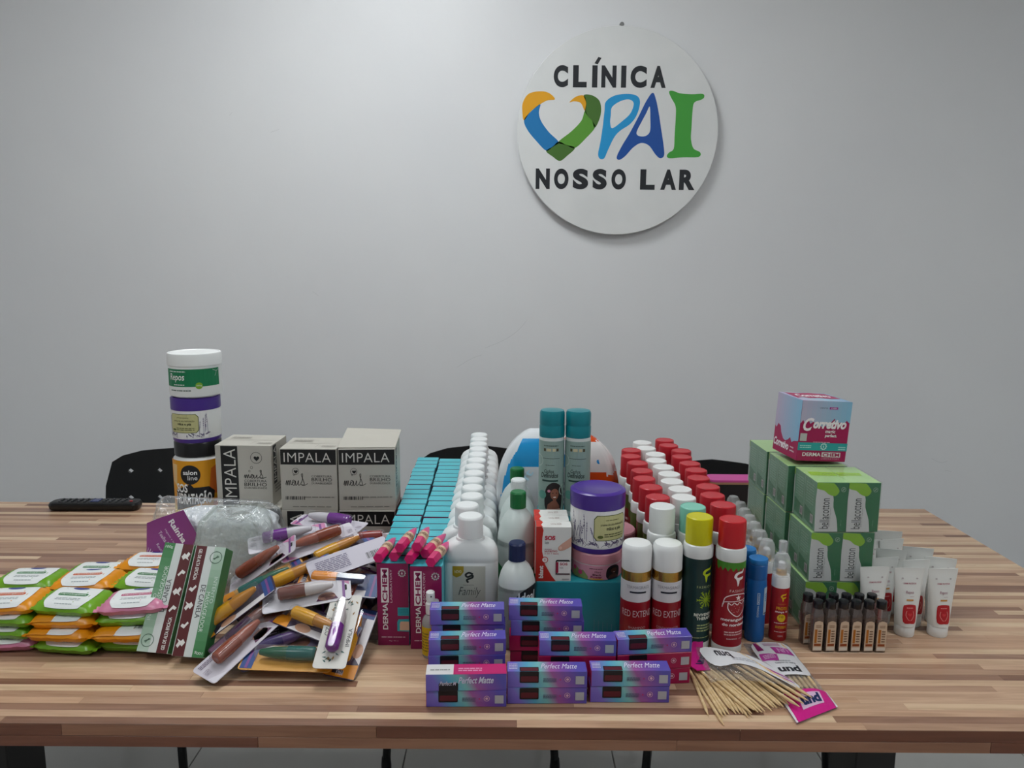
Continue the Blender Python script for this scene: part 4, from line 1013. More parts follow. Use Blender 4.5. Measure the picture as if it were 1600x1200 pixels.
pink_jar(.1965, .424, T, 'pink jar at the bottom behind the purple lidded jar', False); pink_jar(.1965, .424, T + .049, 'pink jar between two pink jars behind the purple lidded jar', False); pink_jar(.1965, .424, T + .098, 'pink jar on top of two pink jars behind the purple lidded jar', False)
t = thing('lavender_cream_jar', 'lavender hand and foot cream jar with purple lid on the pink jar', 'jar', (.156, .323, T + .149)); lav_jar(t, .0485, .110, .15, 8)

# ------------------------------------------------------------ red and white bottles with gold band
GOLD = M('#b8954a', .22, .9)
def redext(x, y, t2, label):
    t = thing('hair_dye_bottle', label, 'bottle', (x, y, T), 0, 'red and white bottles with gold bands'); r = .0258
    RD = M('#8f1422', .3)
    G().lathe([(r * .93, 0), (r, .004), (r, .088), (r, .124)], [RD, RD, M('#d5d5d9', .35)], 36).build('body', t)
    G().lathe([(r * .99, .124), (r * .99, .1405)], GOLD, 36).build('gold_band', t)
    G().lathe([(r * .97, .1405), (r * .985, .142), (r * .985, .176), (r * .95, .182), (r * .86, .1855), (r * .6, .1865)], WHITE, 36).build('cap', t)
    p = Pr(.062, .12)
    p.poly(crom([(0, .76), (.2, .72), (.5, .70), (.8, .72), (1, .76)], 4) + [(1, .78), (0, .78)], '#d5d5d9')
    p.txt('TERMAGRACE', .17, .90, .83, .945, '#9a9aa2', 1).rect(.27, .835, .73, .86, '#1c2230', 1)
    p.txt('RED EXTEND', .04, .48, .96, .575, '#d9c2c6', 1, -.004).txt('SHAMPOO' if t2 == 0 else 'CONDICIONADOR', .26 if t2 == 0 else .18, .30, .74 if t2 == 0 else .82, .335, '#c9a2a8', 1).txt('MATIZADOR', .2, .22, .8, .27, '#d3b2b7', 1, .01)
    p.cyl('label', t, r, .004, 0)
redext(.2160, .243, 0, 'red and white shampoo bottle with gold band beside the teal carton')
redext(.2685, .243, 1, 'red and white conditioner bottle with gold band beside the yellow capped bottle')

# ------------------------------------------------------------ shampoo bottles in three columns
def fash(label, capc, body, grp='round capped shampoo bottles in columns', name='round_cap_bottle', art=None):
    t = thing(name, label, 'bottle', group=grp); r = .0254
    G().lathe([(r * .96, 0), (r, .002), (r, .013), (r * .985, .014), (r * .985, .164), (r, .165), (r, .181), (r * .96, .185), (r * .86, .187)], [M('#d9dcdb', .35)] * 3 + [M(body, .35)] + [M('#e0e3e2', .35)] * 4, 36).build('body', t)
    rc = .0226
    G().lathe([(rc * .98, .186), (rc, .188), (rc, .228), (rc * .97, .2315), (rc * .9, .2325), (rc * .88, .2318), (rc * .1, .2318)], M(capc, .33), 36).build('cap', t)
    if art: art(t, r * .985)
    return t
def F_(p, u, v, s_, c):
    """the curled letter mark"""
    a = s_ / p.w; b = s_ / p.h
    p.poly([(u + x * a, v + y * b) for x, y in crom([(.95, 1), (.75, .78), (.35, .72), (.1, .55), (.02, .25), (.2, .05), (.3, -.25), (.38, -.6), (.5, -.3), (.55, -.05), (.85, .05), (.9, .28), (.6, .22), (.3, .22), (.3, .42), (.55, .56), (.85, .62)], 4, True)], c, 1)
def art_green(t, R):
    p = Pr(.07, .15); F_(p, .50, .80, .018, '#b5c81e'); p.txt('FASHION', .38, .66, .78, .69, '#9fb07a', 1, 0, 0, 0, 1.3)
    for k in range(12):
        a = 2 * PI * k / 12; L = (.016, .012)[k % 2]
        p.stroke([(.62, .52), (.62 + L / p.w * math.cos(a), .52 + L / p.h * math.sin(a))], .0016, '#8aa61e', 1, 0)
        for f_ in (.6, .85):
            for s_ in (-.6, .6): p.stroke([(.62 + L * f_ / p.w * math.cos(a), .52 + L * f_ / p.h * math.sin(a)), (.62 + L * (f_ / p.w * math.cos(a) + .22 / p.w * math.cos(a + s_)), .52 + L * (f_ / p.h * math.sin(a) + .22 / p.h * math.sin(a + s_)))], .0011, '#8aa61e', 1, 0)
    p.txt('REVIVENDO', .34, .325, .86, .36, '#dfe6d8', 1, .03).txt('THERAPY', .4, .28, .82, .315, '#dfe6d8', 1, .03).fine(.42, .14, .85, .24, 3, '#9fb07a', 1, 6).fine(.3, .06, .8, .08, 1, '#9fb07a', 1, 7)
    p.cyl('label', t, R, .014, 0)
def art_straw(t, R):
    p = Pr(.07, .15)
    p.poly([(0, 1), (0, .93)] + [(k / 8 + (.0625 if m else 0), .895 if m else .94) for k in range(8) for m in (0, 1)] + [(1, .93), (1, 1)], '#3f7f22')
    F_(p, .46, .80, .019, '#e6e0e0'); p.txt('FASHION', .38, .655, .82, .685, '#e0c0c0', 1, 0, 0, 0, 1.3)
    p.stroke([(.24, .50), (.28, .58), (.42, .62), (.62, .63), (.86, .60), (.94, .50)], .0016, '#eadada', 1).stroke([(.22, .47), (.26, .53), (.45, .545), (.7, .55), (.95, .545)], .0014, '#eadada', 1)
    p.stroke([(.36, .53), (.36, .46), (.46, .40), (.60, .365), (.74, .40), (.86, .46), (.86, .54)], .0016, '#eadada', 1); p.stroke([(.36, .53), (.44, .505), (.5, .53), (.58, .505), (.64, .53), (.72, .505), (.78, .53), (.86, .51)], .0014, '#eadada', 1)
    p.poly([(.6 + (.0055 if k % 2 == 0 else .0024) / p.w * math.sin(PI * k / 5), .587 + (.0055 if k % 2 == 0 else .0024) / p.h * math.cos(PI * k / 5)) for k in range(10)], '#eadada', 1)
    q = random.Random(4)
    for k in range(22): p.dot(q.uniform(.42, .8), q.uniform(.41, .5), .0005, '#d9b0b0', 1, 5)
    p.txt('moranguinho', .2, .30, .92, .345, '#efe2e2', 1, .03).txt('do nordeste', .24, .25, .88, .285, '#efe2e2', 1, .03).fine(.3, .14, .8, .20, 2, '#d9b0b0', 1, 4).txt('SHAMPOO', .36, .09, .62, .105, '#efe2e2', 1).fine(.68, .09, .8, .1, 1, '#d9b0b0', 1)
    p.cyl('label', t, R, .014, 0)
t = fash('dark green shampoo bottle with yellow cap and snowflake label', '#c9c208', '#0d3433', art=art_green); t.location = (.3210, .245, T); t.rotation_euler = (0, 0, .12)
t = fash('red shampoo bottle with strawberry label and red cap at the column front', '#c01a24', '#8f1422', art=art_straw); t.location = (.3735, .232, T); t.rotation_euler = (0, 0, .1)
def olive(t, R):
    p = Pr(.075, .15); p.rect(0, .80, 1, 1, '#4f5a24').rect(0, .3, 1, .8, '#7c1a20').fine(.2, .5, .8, .7, 3, '#cfa8a8', 1, 3); p.cyl('label', t, R, .014, 0)
t = fash('plain white capped shampoo bottle behind the gold banded bottles', '#dfe2e0', '#c9ccc8'); t.location = (.2680, .2985, T - .0); 
t = fash('mint capped shampoo bottle behind the yellow capped bottle', '#7fc4b0', '#b9cbc4'); t.location = (.3220, .2985, T)
red = fash('red capped shampoo bottle in the column beside the orange pack', '#bb1f2c', '#7c1a20', art=olive)
wht = fash('white capped shampoo bottle in the middle column between red caps', '#e6e6e4', '#c8a6a4')
red2 = fash('red capped shampoo bottle in the column beside the misting sprays', '#bb1f2c', '#7c1a20')
for src, L in ((red, [(.270, .3525), (.2685, .415), (.266, .474), (.271, .532), (.272, .594), (.267, .652), (.276, .707)]),
               (wht, [(.3175, .352), (.322, .404), (.3175, .456), (.323, .509), (.3215, .563), (.3165, .617), (.325, .671), (.314, .728), (.3145, .784)]),
               (red2, [(.3785, .310), (.3745, .367), (.380, .4215), (.3765, .482), (.3855, .540), (.385, .594), (.380, .6505), (.391, .705), (.3725, .757), (.3735, .811)])):
    for k, (x, y) in enumerate(L):
        if k == 0: src.location = (x, y, T)
        else: dup(src, (x, y, T), rnd.uniform(-.5, .5))

# ------------------------------------------------------------ blue lotion bottles and misting sprays
BLU = M('#0f5fa6', .35)
def blue(x, y, label):
    t = thing('lotion_bottle', label, 'bottle', (x, y, T), 0, 'blue flip top lotion bottles'); r = .0168
    G().lathe([(r * .93, 0), (r, .004), (r, .108), (r * .96, .112), (r * .93, .114)], BLU, 30).build('body', t)
    G().lathe([(r * .95, .114), (r * .97, .115), (r * .97, .140), (r * .92, .141)], BLU, 30).build('cap', t)
    g = G().lathe([(r * .95, .141), (r * .98, .142), (r * .98, .148), (r * .94, .150)], M('#2277bd', .35), 30); g.build('flip_lid', t)
    p = Pr(.05, .10); p.rrect(.62, .44, .95, .95, .002, '#9fb8cc').rrect(.645, .455, .925, .935, .001, '#b4c6d4', 1).fine(.67, .7, .9, .85, 4, '#5f8fb8', 2, 3).rect(.65, .465, .92, .485, '#1c2a44', 2).rect(.38, .65, .47, .86, '#a9c0d2', 1).txt('CHEM', .395, .66, .455, .85, '#0f5fa6', 2, .02, 0, 90).txt('DERMA', .395, .42, .455, .63, '#a9c0d2', 1, .02, 0, 90)
    p.cyl('label', t, r, .006, .15); return t
blue(.4325, .2665, 'blue flip top lotion bottle beside the red labelled spray'); blue(.4265, .312, 'blue flip top lotion bottle behind another blue bottle')
CLR = film('clear_cap', '#f8fafb', .30, .05, 0, 40, 1.35)
def mist(label, capped=True):
    t = thing('mist_spray', label, 'spray bottle', group='sun spray bottles with clear domed caps'); r = .0155
    RD = M('#a01820', .35)
    G().lathe([(r * .94, 0), (r, .003), (r, .098), (r, .112), (r * .97, .116), (r * .9, .119)], [RD, RD, WHITE, WHITE, WHITE], 30).build('body', t)
    G().lathe([(.0085, .119), (.009, .121), (.009, .127), (.006, .129)], M('#c99a3c', .25, .8), 20).build('pump_collar', t)
    G().lathe([(.006, .129), (.0062, .140), (.0045, .142)], WHITE, 16).build('pump', t)
    G().lathe([(r * .98, .1185), (r * .985, .122), (r * .94, .140), (r * .84, .151), (r * .6, .1575), (r * .2, .159)], CLR, 30, cap0=False).build('clear_cap', t)
    return t
f = mist('red labelled sun spray bottle with stacked clear caps beside the blue bottle'); f.location = (.4755, .270, T)
G().lathe([(.0062, .158), (.0066, .160), (.0072, .178), (.0066, .1795), (.002, .1798)], CLR, 20).build('top_cap', f)
p = Pr(.042, .095); F_(p, .42, .80, .0105, '#e0b41c'); p.txt('FASHION', .34, .68, .66, .7, '#c9742c', 1).txt('PROTE', .28, .575, .72, .635, '#dba81c', 1, .02).txt('moça fe', .24, .51, .76, .56, '#f0dede', 1, .02, .2).dot(.5, .42, .0072, '#d9b41c', 1).txt('10', .42, .42, .58, .47, '#7a5a14', 2, .01).fine(.22, .31, .78, .335, 1, '#e6c8c8', 1, 3).fine(.28, .22, .74, .27, 2, '#dba81c', 1, 5).fine(.25, .14, .75, .165, 1, '#e6c8c8', 1, 8).txt('120ML', .4, .05, .62, .08, '#e6c8c8', 1)
p.cyl('label', f, .0155, .004, -.05)
m0 = None
for x, y in ((.4705, .335), (.474, .384), (.478, .430), (.481, .472), (.484, .514), (.487, .556), (.484, .597)):
    if m0 is None: m0 = mist('white shouldered sun spray bottle with clear domed cap in the row'); m0.location = (x, y, T)
    else: dup(m0, (x, y, T), rnd.uniform(-.6, .6))

# ------------------------------------------------------------ packs behind the bottles
def arch(v): return max(.15, math.sqrt(max(0, 1 - (max(0, v - .5) / .52) ** 2.2)))
def soft_pack(name, label, cat, w, d, h, loc, rz, mat, seed, lean=0, zones=None):
    t = thing(name, label, cat, loc, (lean, 0, rz)); S_ = crumple(w, d, h, seed, .012, (26, 16, 56), .5)
    S_ = [[(x * arch(z / h), y, z) for x, y, z in r_] for r_ in S_]
    g = G().loft(S_, mat)
    if zones:
        for k, f_ in enumerate(g.f):
            if len(f_) > 4: continue
            c_ = [sum(g.v[i][d_] for i in f_) / 4 for d_ in range(3)]; m_ = zones(c_[0] / (w / 2), c_[2] / h) if c_[1] < .5 * d else None
            if m_: g.mi[k] = g._m(m_)
    g.build('bag', t, ang=60); return t
t = soft_pack('hygiene_pack', 'white and blue plastic hygiene pack behind the green capped bottles', 'pack', .190, .075, .300, (.062, .615, T), .0, M('#d9dde0', .25), 2, zones=lambda u, v: M('#1f96d4', .25) if u < .45 and .60 < math.hypot(u, (v - .42) / .55) < .93 + .03 * math.sin(9 * v) else None)
p = Pr(.176, .27)
slant(p, 'soft', .23, .55, .060, .020, 1.0, '#bfe2f2', .01)
p.fine(.60, .42, .92, .68, 6, '#6f7c8c', 1, 4).bars(.62, .16, .92, .32, '#3a5a94', 1).fine(.6, .06, .9, .12, 1, '#54607a', 1, 3)
p.out('print', t, lambda a, b, q_: ((a - .088) * arch((b + .014) / .3), -.0375 * max(0, 1 - abs(2 * (a - .088) / .19) ** 3.2) ** .5 * max(.12, (1 - abs(2 * (b + .014) / .3 - 1) ** 4)) ** .5 - .0026 - q_, b + .014), cutu=.006, cutv=.012, rough=.25)
t = soft_pack('snack_pack', 'orange and white plastic pack beside the teal capped bottles', 'pack', .190, .065, .270, (.152, .700, T), -.0, M('#dcd9d8', .25), 6, zones=lambda u, v: M('#cf4a12', .25) if v < .70 + .03 * math.sin(7 * u) or (v > .955 and u > -.2) else None)
p = Pr(.176, .240); p.dot(.80, .83, .005, '#2f8fd0', 1); p.dot(.84, .80, .003, '#2f8fd0', 1); p.txt('EL', .56, .74, .66, .80, '#f2f0f0', 1, .02)
p.out('print', t, lambda a, b, q_: ((a - .088) * arch((b + .014) / .27), -.0325 * max(0, 1 - abs(2 * (a - .088) / .19) ** 3.2) ** .5 * max(.12, (1 - abs(2 * (b + .014) / .27 - 1) ** 4)) ** .5 - .0026 - q_, b + .014), cutu=.006, cutv=.012, rough=.25)
t = thing('open_pouch', 'black pouch with pink and tan rim near the far table edge', 'pouch', (.60, .955, T), 0)
Z3 = [(.92, 0), (1, .01), (1, .070), (1.0, .088)]
G().loft([ring([(x * s_, y * s_) for x, y in rr(.17, .055, .026, 6)], z) for s_, z in Z3], M('#15151a', .6)).build('body', t)
G().loft([ring([(x * s_, y * s_) for x, y in rr(.172, .057, .027, 6)], z) for s_, z in ((1, .086), (1.01, .092))], M('#a88468', .6)).build('tan_rim', t)
G().loft([ring([(x * s_, y * s_) for x, y in rr(.174, .058, .027, 6)], z) for s_, z in ((1, .092), (1.01, .095), (1, .098))], M('#c9509a', .5)).build('pink_rim', t)

# ------------------------------------------------------------ shrink-wrapped cotton swab packs
DG = M('#1b6a40', .4); SHR = film('shrink_film', '#fafdfb', .04, .10, .06, 60, 1.22)
def swab_pack(label, front, topart):
    """two cartons side by side in one film"""
    w, d, h = .113, .106, .0905
    t = thing('swab_pack', label, 'pack', group='shrink-wrapped green cotton packs')
    for k in (0, 1):
        cw = .0562; x0 = -w/2 + k * .0566
        c = G().box(x0, x0 + cw, 0, d, 0, h, DG, .0007, {'+z': M('#b4dc92', .4), '-x': M('#6f9c80', .4)}).build('carton', t)
        if front:
            p = Pr(cw, h)
            p.poly(crom([(.0, .0), (.0, .9), (.3, .86), (.52, .72), (.55, .5), (.68, .25), (.73, .0)], 3), '#c9cbcb')
            p.poly(crom([(.0, 1), (.0, .88), (.22, .84), (.38, .76), (.58, .73), (.7, .82), (.62, .92), (.52, .985)], 3), '#82b61c', 1)
            p.txt('bellacotton', .14, .06, .42, .68, '#3a3d40', 1, 0, 0, 90).fine(.42, .1, .445, .55, 1, '#8a8d90', 1).txt('discos de algodão', .45, .1, .48, .5, '#7a7d80', 1, 0, 0, 90)
            p.ringp(.83, .86, .0042, .0006, '#a9c4b4', 1).stroke([(.80, .84), (.86, .88)], .001, '#a9c4b4', 1, 0).txt('50 un', .80, .12, .83, .24, '#7fa890', 1, 0, 0, 90)
            p.flat('print', c, (x0, 0, 0))
        if topart:
            p = Pr(cw, d); p.poly([(.1, .42), (.95, .40), (.98, .62), (.15, .66)] if k == 0 else [(.0, .40), (.75, .42), (.8, .6), (.0, .62)], '#9ccf1a')
            p.flat('print', c, (x0, 0, h), (1, 0, 0), (0, 1, 0)); p = Pr(cw, d); p.stroke([(.5, .5), (.7, .52), (.97, .5)] if k == 0 else [(.05, .48), (.6, .5)], .001, '#1f3a1c', 1, 0)
            p.flat('slit', c, (x0, 0, h), (1, 0, 0), (0, 1, 0))
        if k == 0:
            p = Pr(d, h); p.rect(.0, .0, .04, 1, '#b9c4bc').rect(.0, .85, .04, 1, '#76a81c', 1)
            for s_ in (0, 1):
                a = .08 + s_ * .46; p.fine(a + .03, .48, a + .36, .92, 8, '#8fb39c', 1, 5 + s_); p.poly([(a, .1), (a + .40, .04), (a + .40, .3), (a, .4)], '#3f7a58', 1); p.rect(a + .26, .12, a + .38, .30, '#b9b4b4', 2).bars(a + .28, .15, a + .36, .27, '#5a5a5a', 3)
            p.rect(.49, 0, .5, 1, '#9fb8a8', 1)
            p.out('side_print', c, lambda a, b, q_: (x0 - q_, d - a, b)) if False else p.out('side_print', c, lambda a, b, q_: (-w/2 - q_, d - a, b))
    P = rr(w + .003, d + .003, .002, 3)
    G().loft([ring(P, -.0002), ring(P, h + .0012)], SHR, xf=Matrix.Translation((0, d/2, .0001))).build('shrink_film', t, flat=True)
    return t
LV = ('bottom', 'middle', 'top'); RW = ('facing the vials', 'in the middle rank', 'in the rear rank')
a0 = swab_pack('x', True, False); b0 = None; c0 = None
for r in range(3):
    for l in range(3):
        lb = 'green shrink-wrapped cotton pack, %s layer, %s' % (LV[l], RW[r])
        loc = (.5895 + .004 * l * (r == 0) - .004 * r, .302 + r * .1105, T + .0006 + l * .0925); rz = rnd.uniform(-.02, .02)
        if r == 0 and l == 0: o = a0; o.location = loc
        elif r == 0 and l == 2: o = swab_pack('x', True, True); o.location = loc
        elif r == 0: o = dup(a0, loc, rz)
        elif b0 is None: o = b0 = swab_pack('x', False, False); o.location = loc
        else: o = dup(b0, loc, rz)
        o['label'] = lb
# ------------------------------------------------------------ concealer display carton on top
t = thing('display_carton', 'tilted pink and lilac display carton on top of the green cotton packs', 'carton', (.592, .418, T + .2840), (0, math.radians(3.0), math.radians(7)))
w, d, h = .100, .098, .117
PB = M('#a0134f', .38)
LIL = mat_grad('lilac_sky', [(0, '#b7a3cf'), (.35, '#b9c3d6'), (.7, '#9cc2d8'), (1, '#8fb4d4')], .38)
G().box(-w/2, w/2, 0, d, 0, h, PB, .0008, {'+z': LIL}).build('box', t)
SPL = [(0, .62), (.05, .68), (.08, .63), (.14, .70), (.2, .62), (.26, .66), (.33, .58), (.38, .62), (.45, .56), (.52, .60), (.56, .55), (.62, .66), (.68, .72), (.72, .62), (.8, .66), (.86, .63), (.93, .69), (1, .64)]
def sky(p, P, l=0):
    n = 10
    for k in range(n):
        c = '#%02x%02x%02x' % tuple(int(a + (b - a) * k / (n - 1)) for a, b in zip((0xb5, 0xae, 0xc4), (0x86, 0xb6, 0xd2)))
        a, b = k / n, (k + 1) / n
        def yy(u):
            for i in range(len(P) - 1):
                if P[i][0] <= u <= P[i+1][0]: return P[i][1] + (P[i+1][1] - P[i][1]) * (u - P[i][0]) / (P[i+1][0] - P[i][0] or 1)
            return P[-1][1]
        low = [(a, yy(a))] + [q_ for q_ in P if a < q_[0] < b] + [(b, yy(b))]
        p.poly(low + [(b, 1), (a, 1)], c, l)
p = Pr(w, h); sky(p, SPL)
p.txt('DERMA', .36, .875, .52, .90, '#6a6a7a', 1).rect(.55, .868, .72, .907, '#a0348a', 1).txt('CHEM', .58, .876, .69, .899, '#e8d8e8', 2)
p.txt('C', .06, .50, .27, .72, '#efe6ea', 2, .03, .35).txt('orretivo', .26, .545, .93, .70, '#efe6ea', 2, .045, .3).txt('magic', .52, .46, .72, .53, '#efe6ea', 2, .02, .1).txt('perfect.', .52, .395, .76, .46, '#efe6ea', 2, .03, .1)
p.rect(.025, .335, .16, .46, '#b9b5b5', 1).fine(.3, .315, .64, .335, 1, '#d9a8bc', 1, 3).rect(.0, .18, 1, .31, '#2a9a9c', 1).fine(.04, .22, .27, .28, 2, '#a8d6d4', 2, 2).fine(.82, .2, .97, .27, 2, '#a8d6d4', 2, 8); emblem(p, .52, .25, .0068, '#bfe0de', 2)
p.txt('DERMA', .11, .085, .48, .145, '#e8dde2', 1, .02).rect(.5, .075, .88, .155, '#d9d0d4', 1).txt('CHEM', .52, .085, .86, .145, '#a0134f', 2, .03).txt('LABORATORY', .5, .035, .86, .058, '#d9a8bc', 1, 0, 0, 0, 1.3)
p.flat('print', t, (-w/2, 0, 0))
p = Pr(d, h); S2 = [(0, .44), (.08, .40), (.15, .48), (.25, .45), (.3, .35), (.4, .26), (.5, .24), (.6, .28), (.68, .33), (.75, .26), (.84, .30), (1, .33)]
sky(p, S2); p.txt('Corretivo', .04, .10, .66, .24, '#efe6ea', 2, .04, .3).txt('magic', .72, .16, .86, .20, '#efe6ea', 2, .02).txt('perfect.', .72, .10, .9, .145, '#efe6ea', 2, .02)
p.flat('side_print', t, (-w/2, d, 0), (0, -1, 0))
p = Pr(w, d); p.poly([(.05, .3), (.2, .42), (.3, .3), (.5, .36), (.7, .28), (.95, .34), (.92, .9), (.6, .96), (.3, .88), (.08, .93)], '#a82a5c').txt('Corretivo', .15, .45, .85, .75, '#efe6ea', 1, .04, .3).flat('top_print', t, (-w/2, 0, h), (1, 0, 0), (0, 1, 0))

# ------------------------------------------------------------ little oil vials
VG = film('vial_glass', '#8f7f7a', .26, .05, ior=1.5); BC = M('#15161a', .25)
def vial(label):
    t = thing('oil_vial', label, 'vial', group='small black capped oil vials')
    s_ = .0185
    secs = [ring(rr(s_ * a, s_ * a, .003 * a, 3), z) for a, z in ((.94, 0), (1, .002), (1, .062), (.95, .068), (.8, .072), (.78, .078))]
    G().loft(secs, VG).build('body', t)
    G().loft([ring(rr(s_ * .8, s_ * .8, .002, 3), z) for z in (.0015, .052)], M('#5a3d2c', .1, 0, .5)).build('oil', t)
    G().lathe([(.0078, .077), (.0084, .078), (.0084, .089), (.0078, .0905), (.004, .091)], BC, 20).build('cap', t)
    p = Pr(.0155, .054); p.poly(crom([(.0, .0), (.0, .86), (.2, .97), (.5, 1.0), (.8, .97), (1, .86), (1, .0)], 2), '#cbb49c'); p.rect(.12, .26, .38, .72, '#a8651c', 1).rect(.12, .16, .88, .24, '#8a3f14', 1).fine(.48, .3, .86, .72, 5, '#6a4a34', 1, 3).fine(.2, .78, .8, .88, 2, '#8a6a50', 1, 4).rect(.04, .02, .96, .12, '#d9d0c4', 1)
    p.flat('label', t, (-.00775, -s_/2, .003)); return t
v0 = None
for r in range(2):
    for k in range(6):
        loc = ((.5255 + k * .0218, .2275, T) if r == 0 else (.5185 + k * .0222, .2535, T)); lb = 'small clear oil vial with black cap in the %s' % ('front rank' if r == 0 else 'rank against the cotton packs')
        if v0 is None: v0 = vial(lb); v0.location = loc
        else: dup(v0, loc, rnd.uniform(-.08, .08), lb)

# ------------------------------------------------------------ hand cream tubes
def tube(label, art):
    t = thing('cream_tube', label, 'tube', group='white hand cream tubes standing on their caps'); n = 32
    G().lathe([(.0155, 0), (.0165, .002), (.0168, .019), (.0158, .0205)], WHITE, n).build('cap', t)
    def ab(z):
        f = max(0, min(1, (z - .0205) / .0975)); return .0172 + f * .0098, .0172 * (1 - f ** 1.15) + .0008
    Z = [.0205, .0225, .03, .045, .06, .075, .09, .105, .113, .118, .1245]
    G().loft([[(ab(z)[0] * math.cos(2*PI*i/n), ab(z)[1] * math.sin(2*PI*i/n), z) for i in range(n)] for z in Z], M('#dfe1de', .42)).build('body', t)
    if art:
        p = Pr(.040, .078)
        p.poly(crom([(.23, .04), (.22, .38), (.32, .435), (.5, .45), (.7, .435), (.78, .38), (.77, .04), (.5, .02)], 3, True), '#b01a24'); p.fine(.36, .36, .64, .40, 1, '#d98a8a', 1, 2)
        p.stroke([(.36, .3), (.33, .2), (.42, .11), (.48, .09)], .0008, '#e0a09a', 1).stroke([(.64, .3), (.67, .2), (.58, .11), (.52, .09)], .0008, '#e0a09a', 1); heart(p, .5, .22, .0035, '#c8333a')
        p.rect(.35, .53, .65, .565, '#c98f4a', 1); p.txt('Repos', .33, .67, .67, .755, '#9a5a72', 1, 0, .15).fine(.5, .62, .68, .635, 1, '#b08a98', 1, 2).txt('CREME PROTETOR', .22, .90, .78, .935, '#a8405c', 1, .01)
        for s_ in (-1, 1): p.ell(.5 + s_ * .32, 1.03, .05, .02, '#b9b4b4', 1, 8)
        def fn(a, b, q_):
            x = a - .02; z = .026 + b; A, B = ab(z); return (x, -B * math.sqrt(max(0, 1 - (x / A) ** 2)) - q_ - .0003, z)
        p.out('label', t, fn, cutu=.003, cutv=.006)
    return t
tb = None; tp = None
TUBES = [(.710, .288, -.02, 'between the vials and another tube'), (.769, .287, .03, 'outermost on the open table'), (.650, .292, .05, 'right behind the oil vials'), (.742, .326, .1, 'showing a red label between two others'), (.793, .338, -.25, 'in the second rank on the open side'), (.690, .336, .15, 'in the second rank by the cotton packs'),
         (.722, .378, -.2, 'in the third rank by the cotton packs'), (.778, .388, -.25, 'in the third rank on the open side'), (.748, .430, .2, 'in the fourth rank'), (.700, .425, .1, 'in the fourth rank by the cotton packs'), (.765, .478, -.15, 'in the fifth rank'), (.722, .500, .4, 'hindmost by the cotton packs')]
for k, (x, y, rz, w_) in enumerate(TUBES):
    lb = 'white hand cream tube standing on its cap ' + w_
    if tb is None: tb = tube(lb, True); tb.location = (x, y, T); tb.rotation_euler = (0, 0, rz)
    else: dup(tb, (x, y, T), rz, lb)

# ------------------------------------------------------------ lipstick cartons
IRI = mat_grad('iridescent_card', [(0, '#6a58b4'), (.18, '#7a6ac4'), (.36, '#5aa6c6'), (.52, '#7cbcbc'), (.66, '#a05a9a'), (.8, '#8050a4'), (1, '#5a50ac')], .25)
MGT = M('#a30f4a', .3)
def lip(label, kind):
    """kind: 0 iridescent, 1 magenta, 2 iridescent seen with its lid face up"""
    w, h, d = .1195, .0262, .0285
    t = thing('lipstick_carton', label, 'carton', group='small lipstick cartons stacked at the front')
    body = MGT if kind == 1 else IRI
    G().box(-w/2, w/2, 0, d, 0, h, body, .0006, {'-x': M('#b01a4c', .3) if kind != 2 else body}).build('box', t)
    p = Pr(w, h)
    if kind == 2:
        p.txt('Perfect Matte', .40, .45, .84, .85, '#d9d2ea', 1, .02, .35); p.rrect(.16, .0, .40, .5, .002, '#17121a', 1).txt('Perfect M', .17, .35, .38, .6, '#cfc8da', 2, .01, .35)
    else:
        p.rrect(.155, .30, .395, 1.0, .0015, '#150d12', 1).rrect(.17, .38, .385, .72, .002, '#5a1422', 2)
        p.fine(.45, .35, .62, .62, 3, '#5a5a7a', 1, 4).dot(.665, .5, .0012, '#b8206a', 1).ringp(.755, .52, .0044, .0008, '#d9a8c0', 1).dot(.755, .52, .002, '#d9a8c0', 1)
        p.rect(.855, .22, .965, .72, '#b0aeb6', 1)
    p.flat('print', t, (-w/2, 0, 0))
    p = Pr(w, d)
    if kind == 2: p.rect(0, 0, .34, 1, '#d9d7d8').rect(.34, 0, 1, 1, '#c0196a').fine(.05, .4, .3, .6, 1, '#8a8a8a', 1, 2).fine(.4, .3, .7, .7, 2, '#e0a0c0', 1, 5)
    else: p.rrect(.155, 0, .395, .4, .001, '#150d12', 1).rect(.17, .0, .385, .3, '#5a1422', 2).txt('Perfect Matte', .42, .25, .88, .75, '#dcd6ec', 1, .0, .4).fine(.02, .2, .13, .8, 4, '#c9c4e0', 1, 3)
    p.flat('top_print', t, (-w/2, 0, h), (1, 0, 0), (0, 1, 0))
    return t
LK = [None, None, None]
def lips(x, y, kinds, rz, where, dx=()):
    for l, k in enumerate(kinds):
        lb = '%s lipstick carton %s %s' % ('shimmering purple' if k != 1 else 'magenta', ('at the bottom of', 'second from the bottom of', 'third from the bottom of', 'on top of')[l if not (l == len(kinds) - 1) else 3], where)
        loc = (x + (dx[l] if l < len(dx) else rnd.uniform(-.002, .002)), y + rnd.uniform(-.001, .001), T + .0003 + l * .0265); r = rz + rnd.uniform(-.015, .015)
        if LK[k] is None: LK[k] = o = lip(lb, k); o.location = loc; o.rotation_euler = (0, 0, r)
        else: dup(LK[k], loc, r, lb)
lips(-.0655, .048, [0, 2], .03, 'the pair at the outer front')
lips(.0575, .058, [0, 0], .01, 'the pair between two front pairs')
lips(.1800, .062, [0, 0], .0, 'the front pair beside the wooden sticks')
lips(-.0660, .102, [0, 0, 0], .05, 'the stack under the beige label')
lips(.1030, .102, [1, 1, 0], .0, 'the stack in front of the teal carton')
lips(.2260, .112, [1, 1, 0], .10, 'the stack under the gold banded bottles')
lips(-.0690, .150, [0, 0, 0, 0], .03, 'the tall stack by the small spray')
lips(.0590, .166, [1, 1, 0, 0], -.01, 'the tall stack by the navy cap')

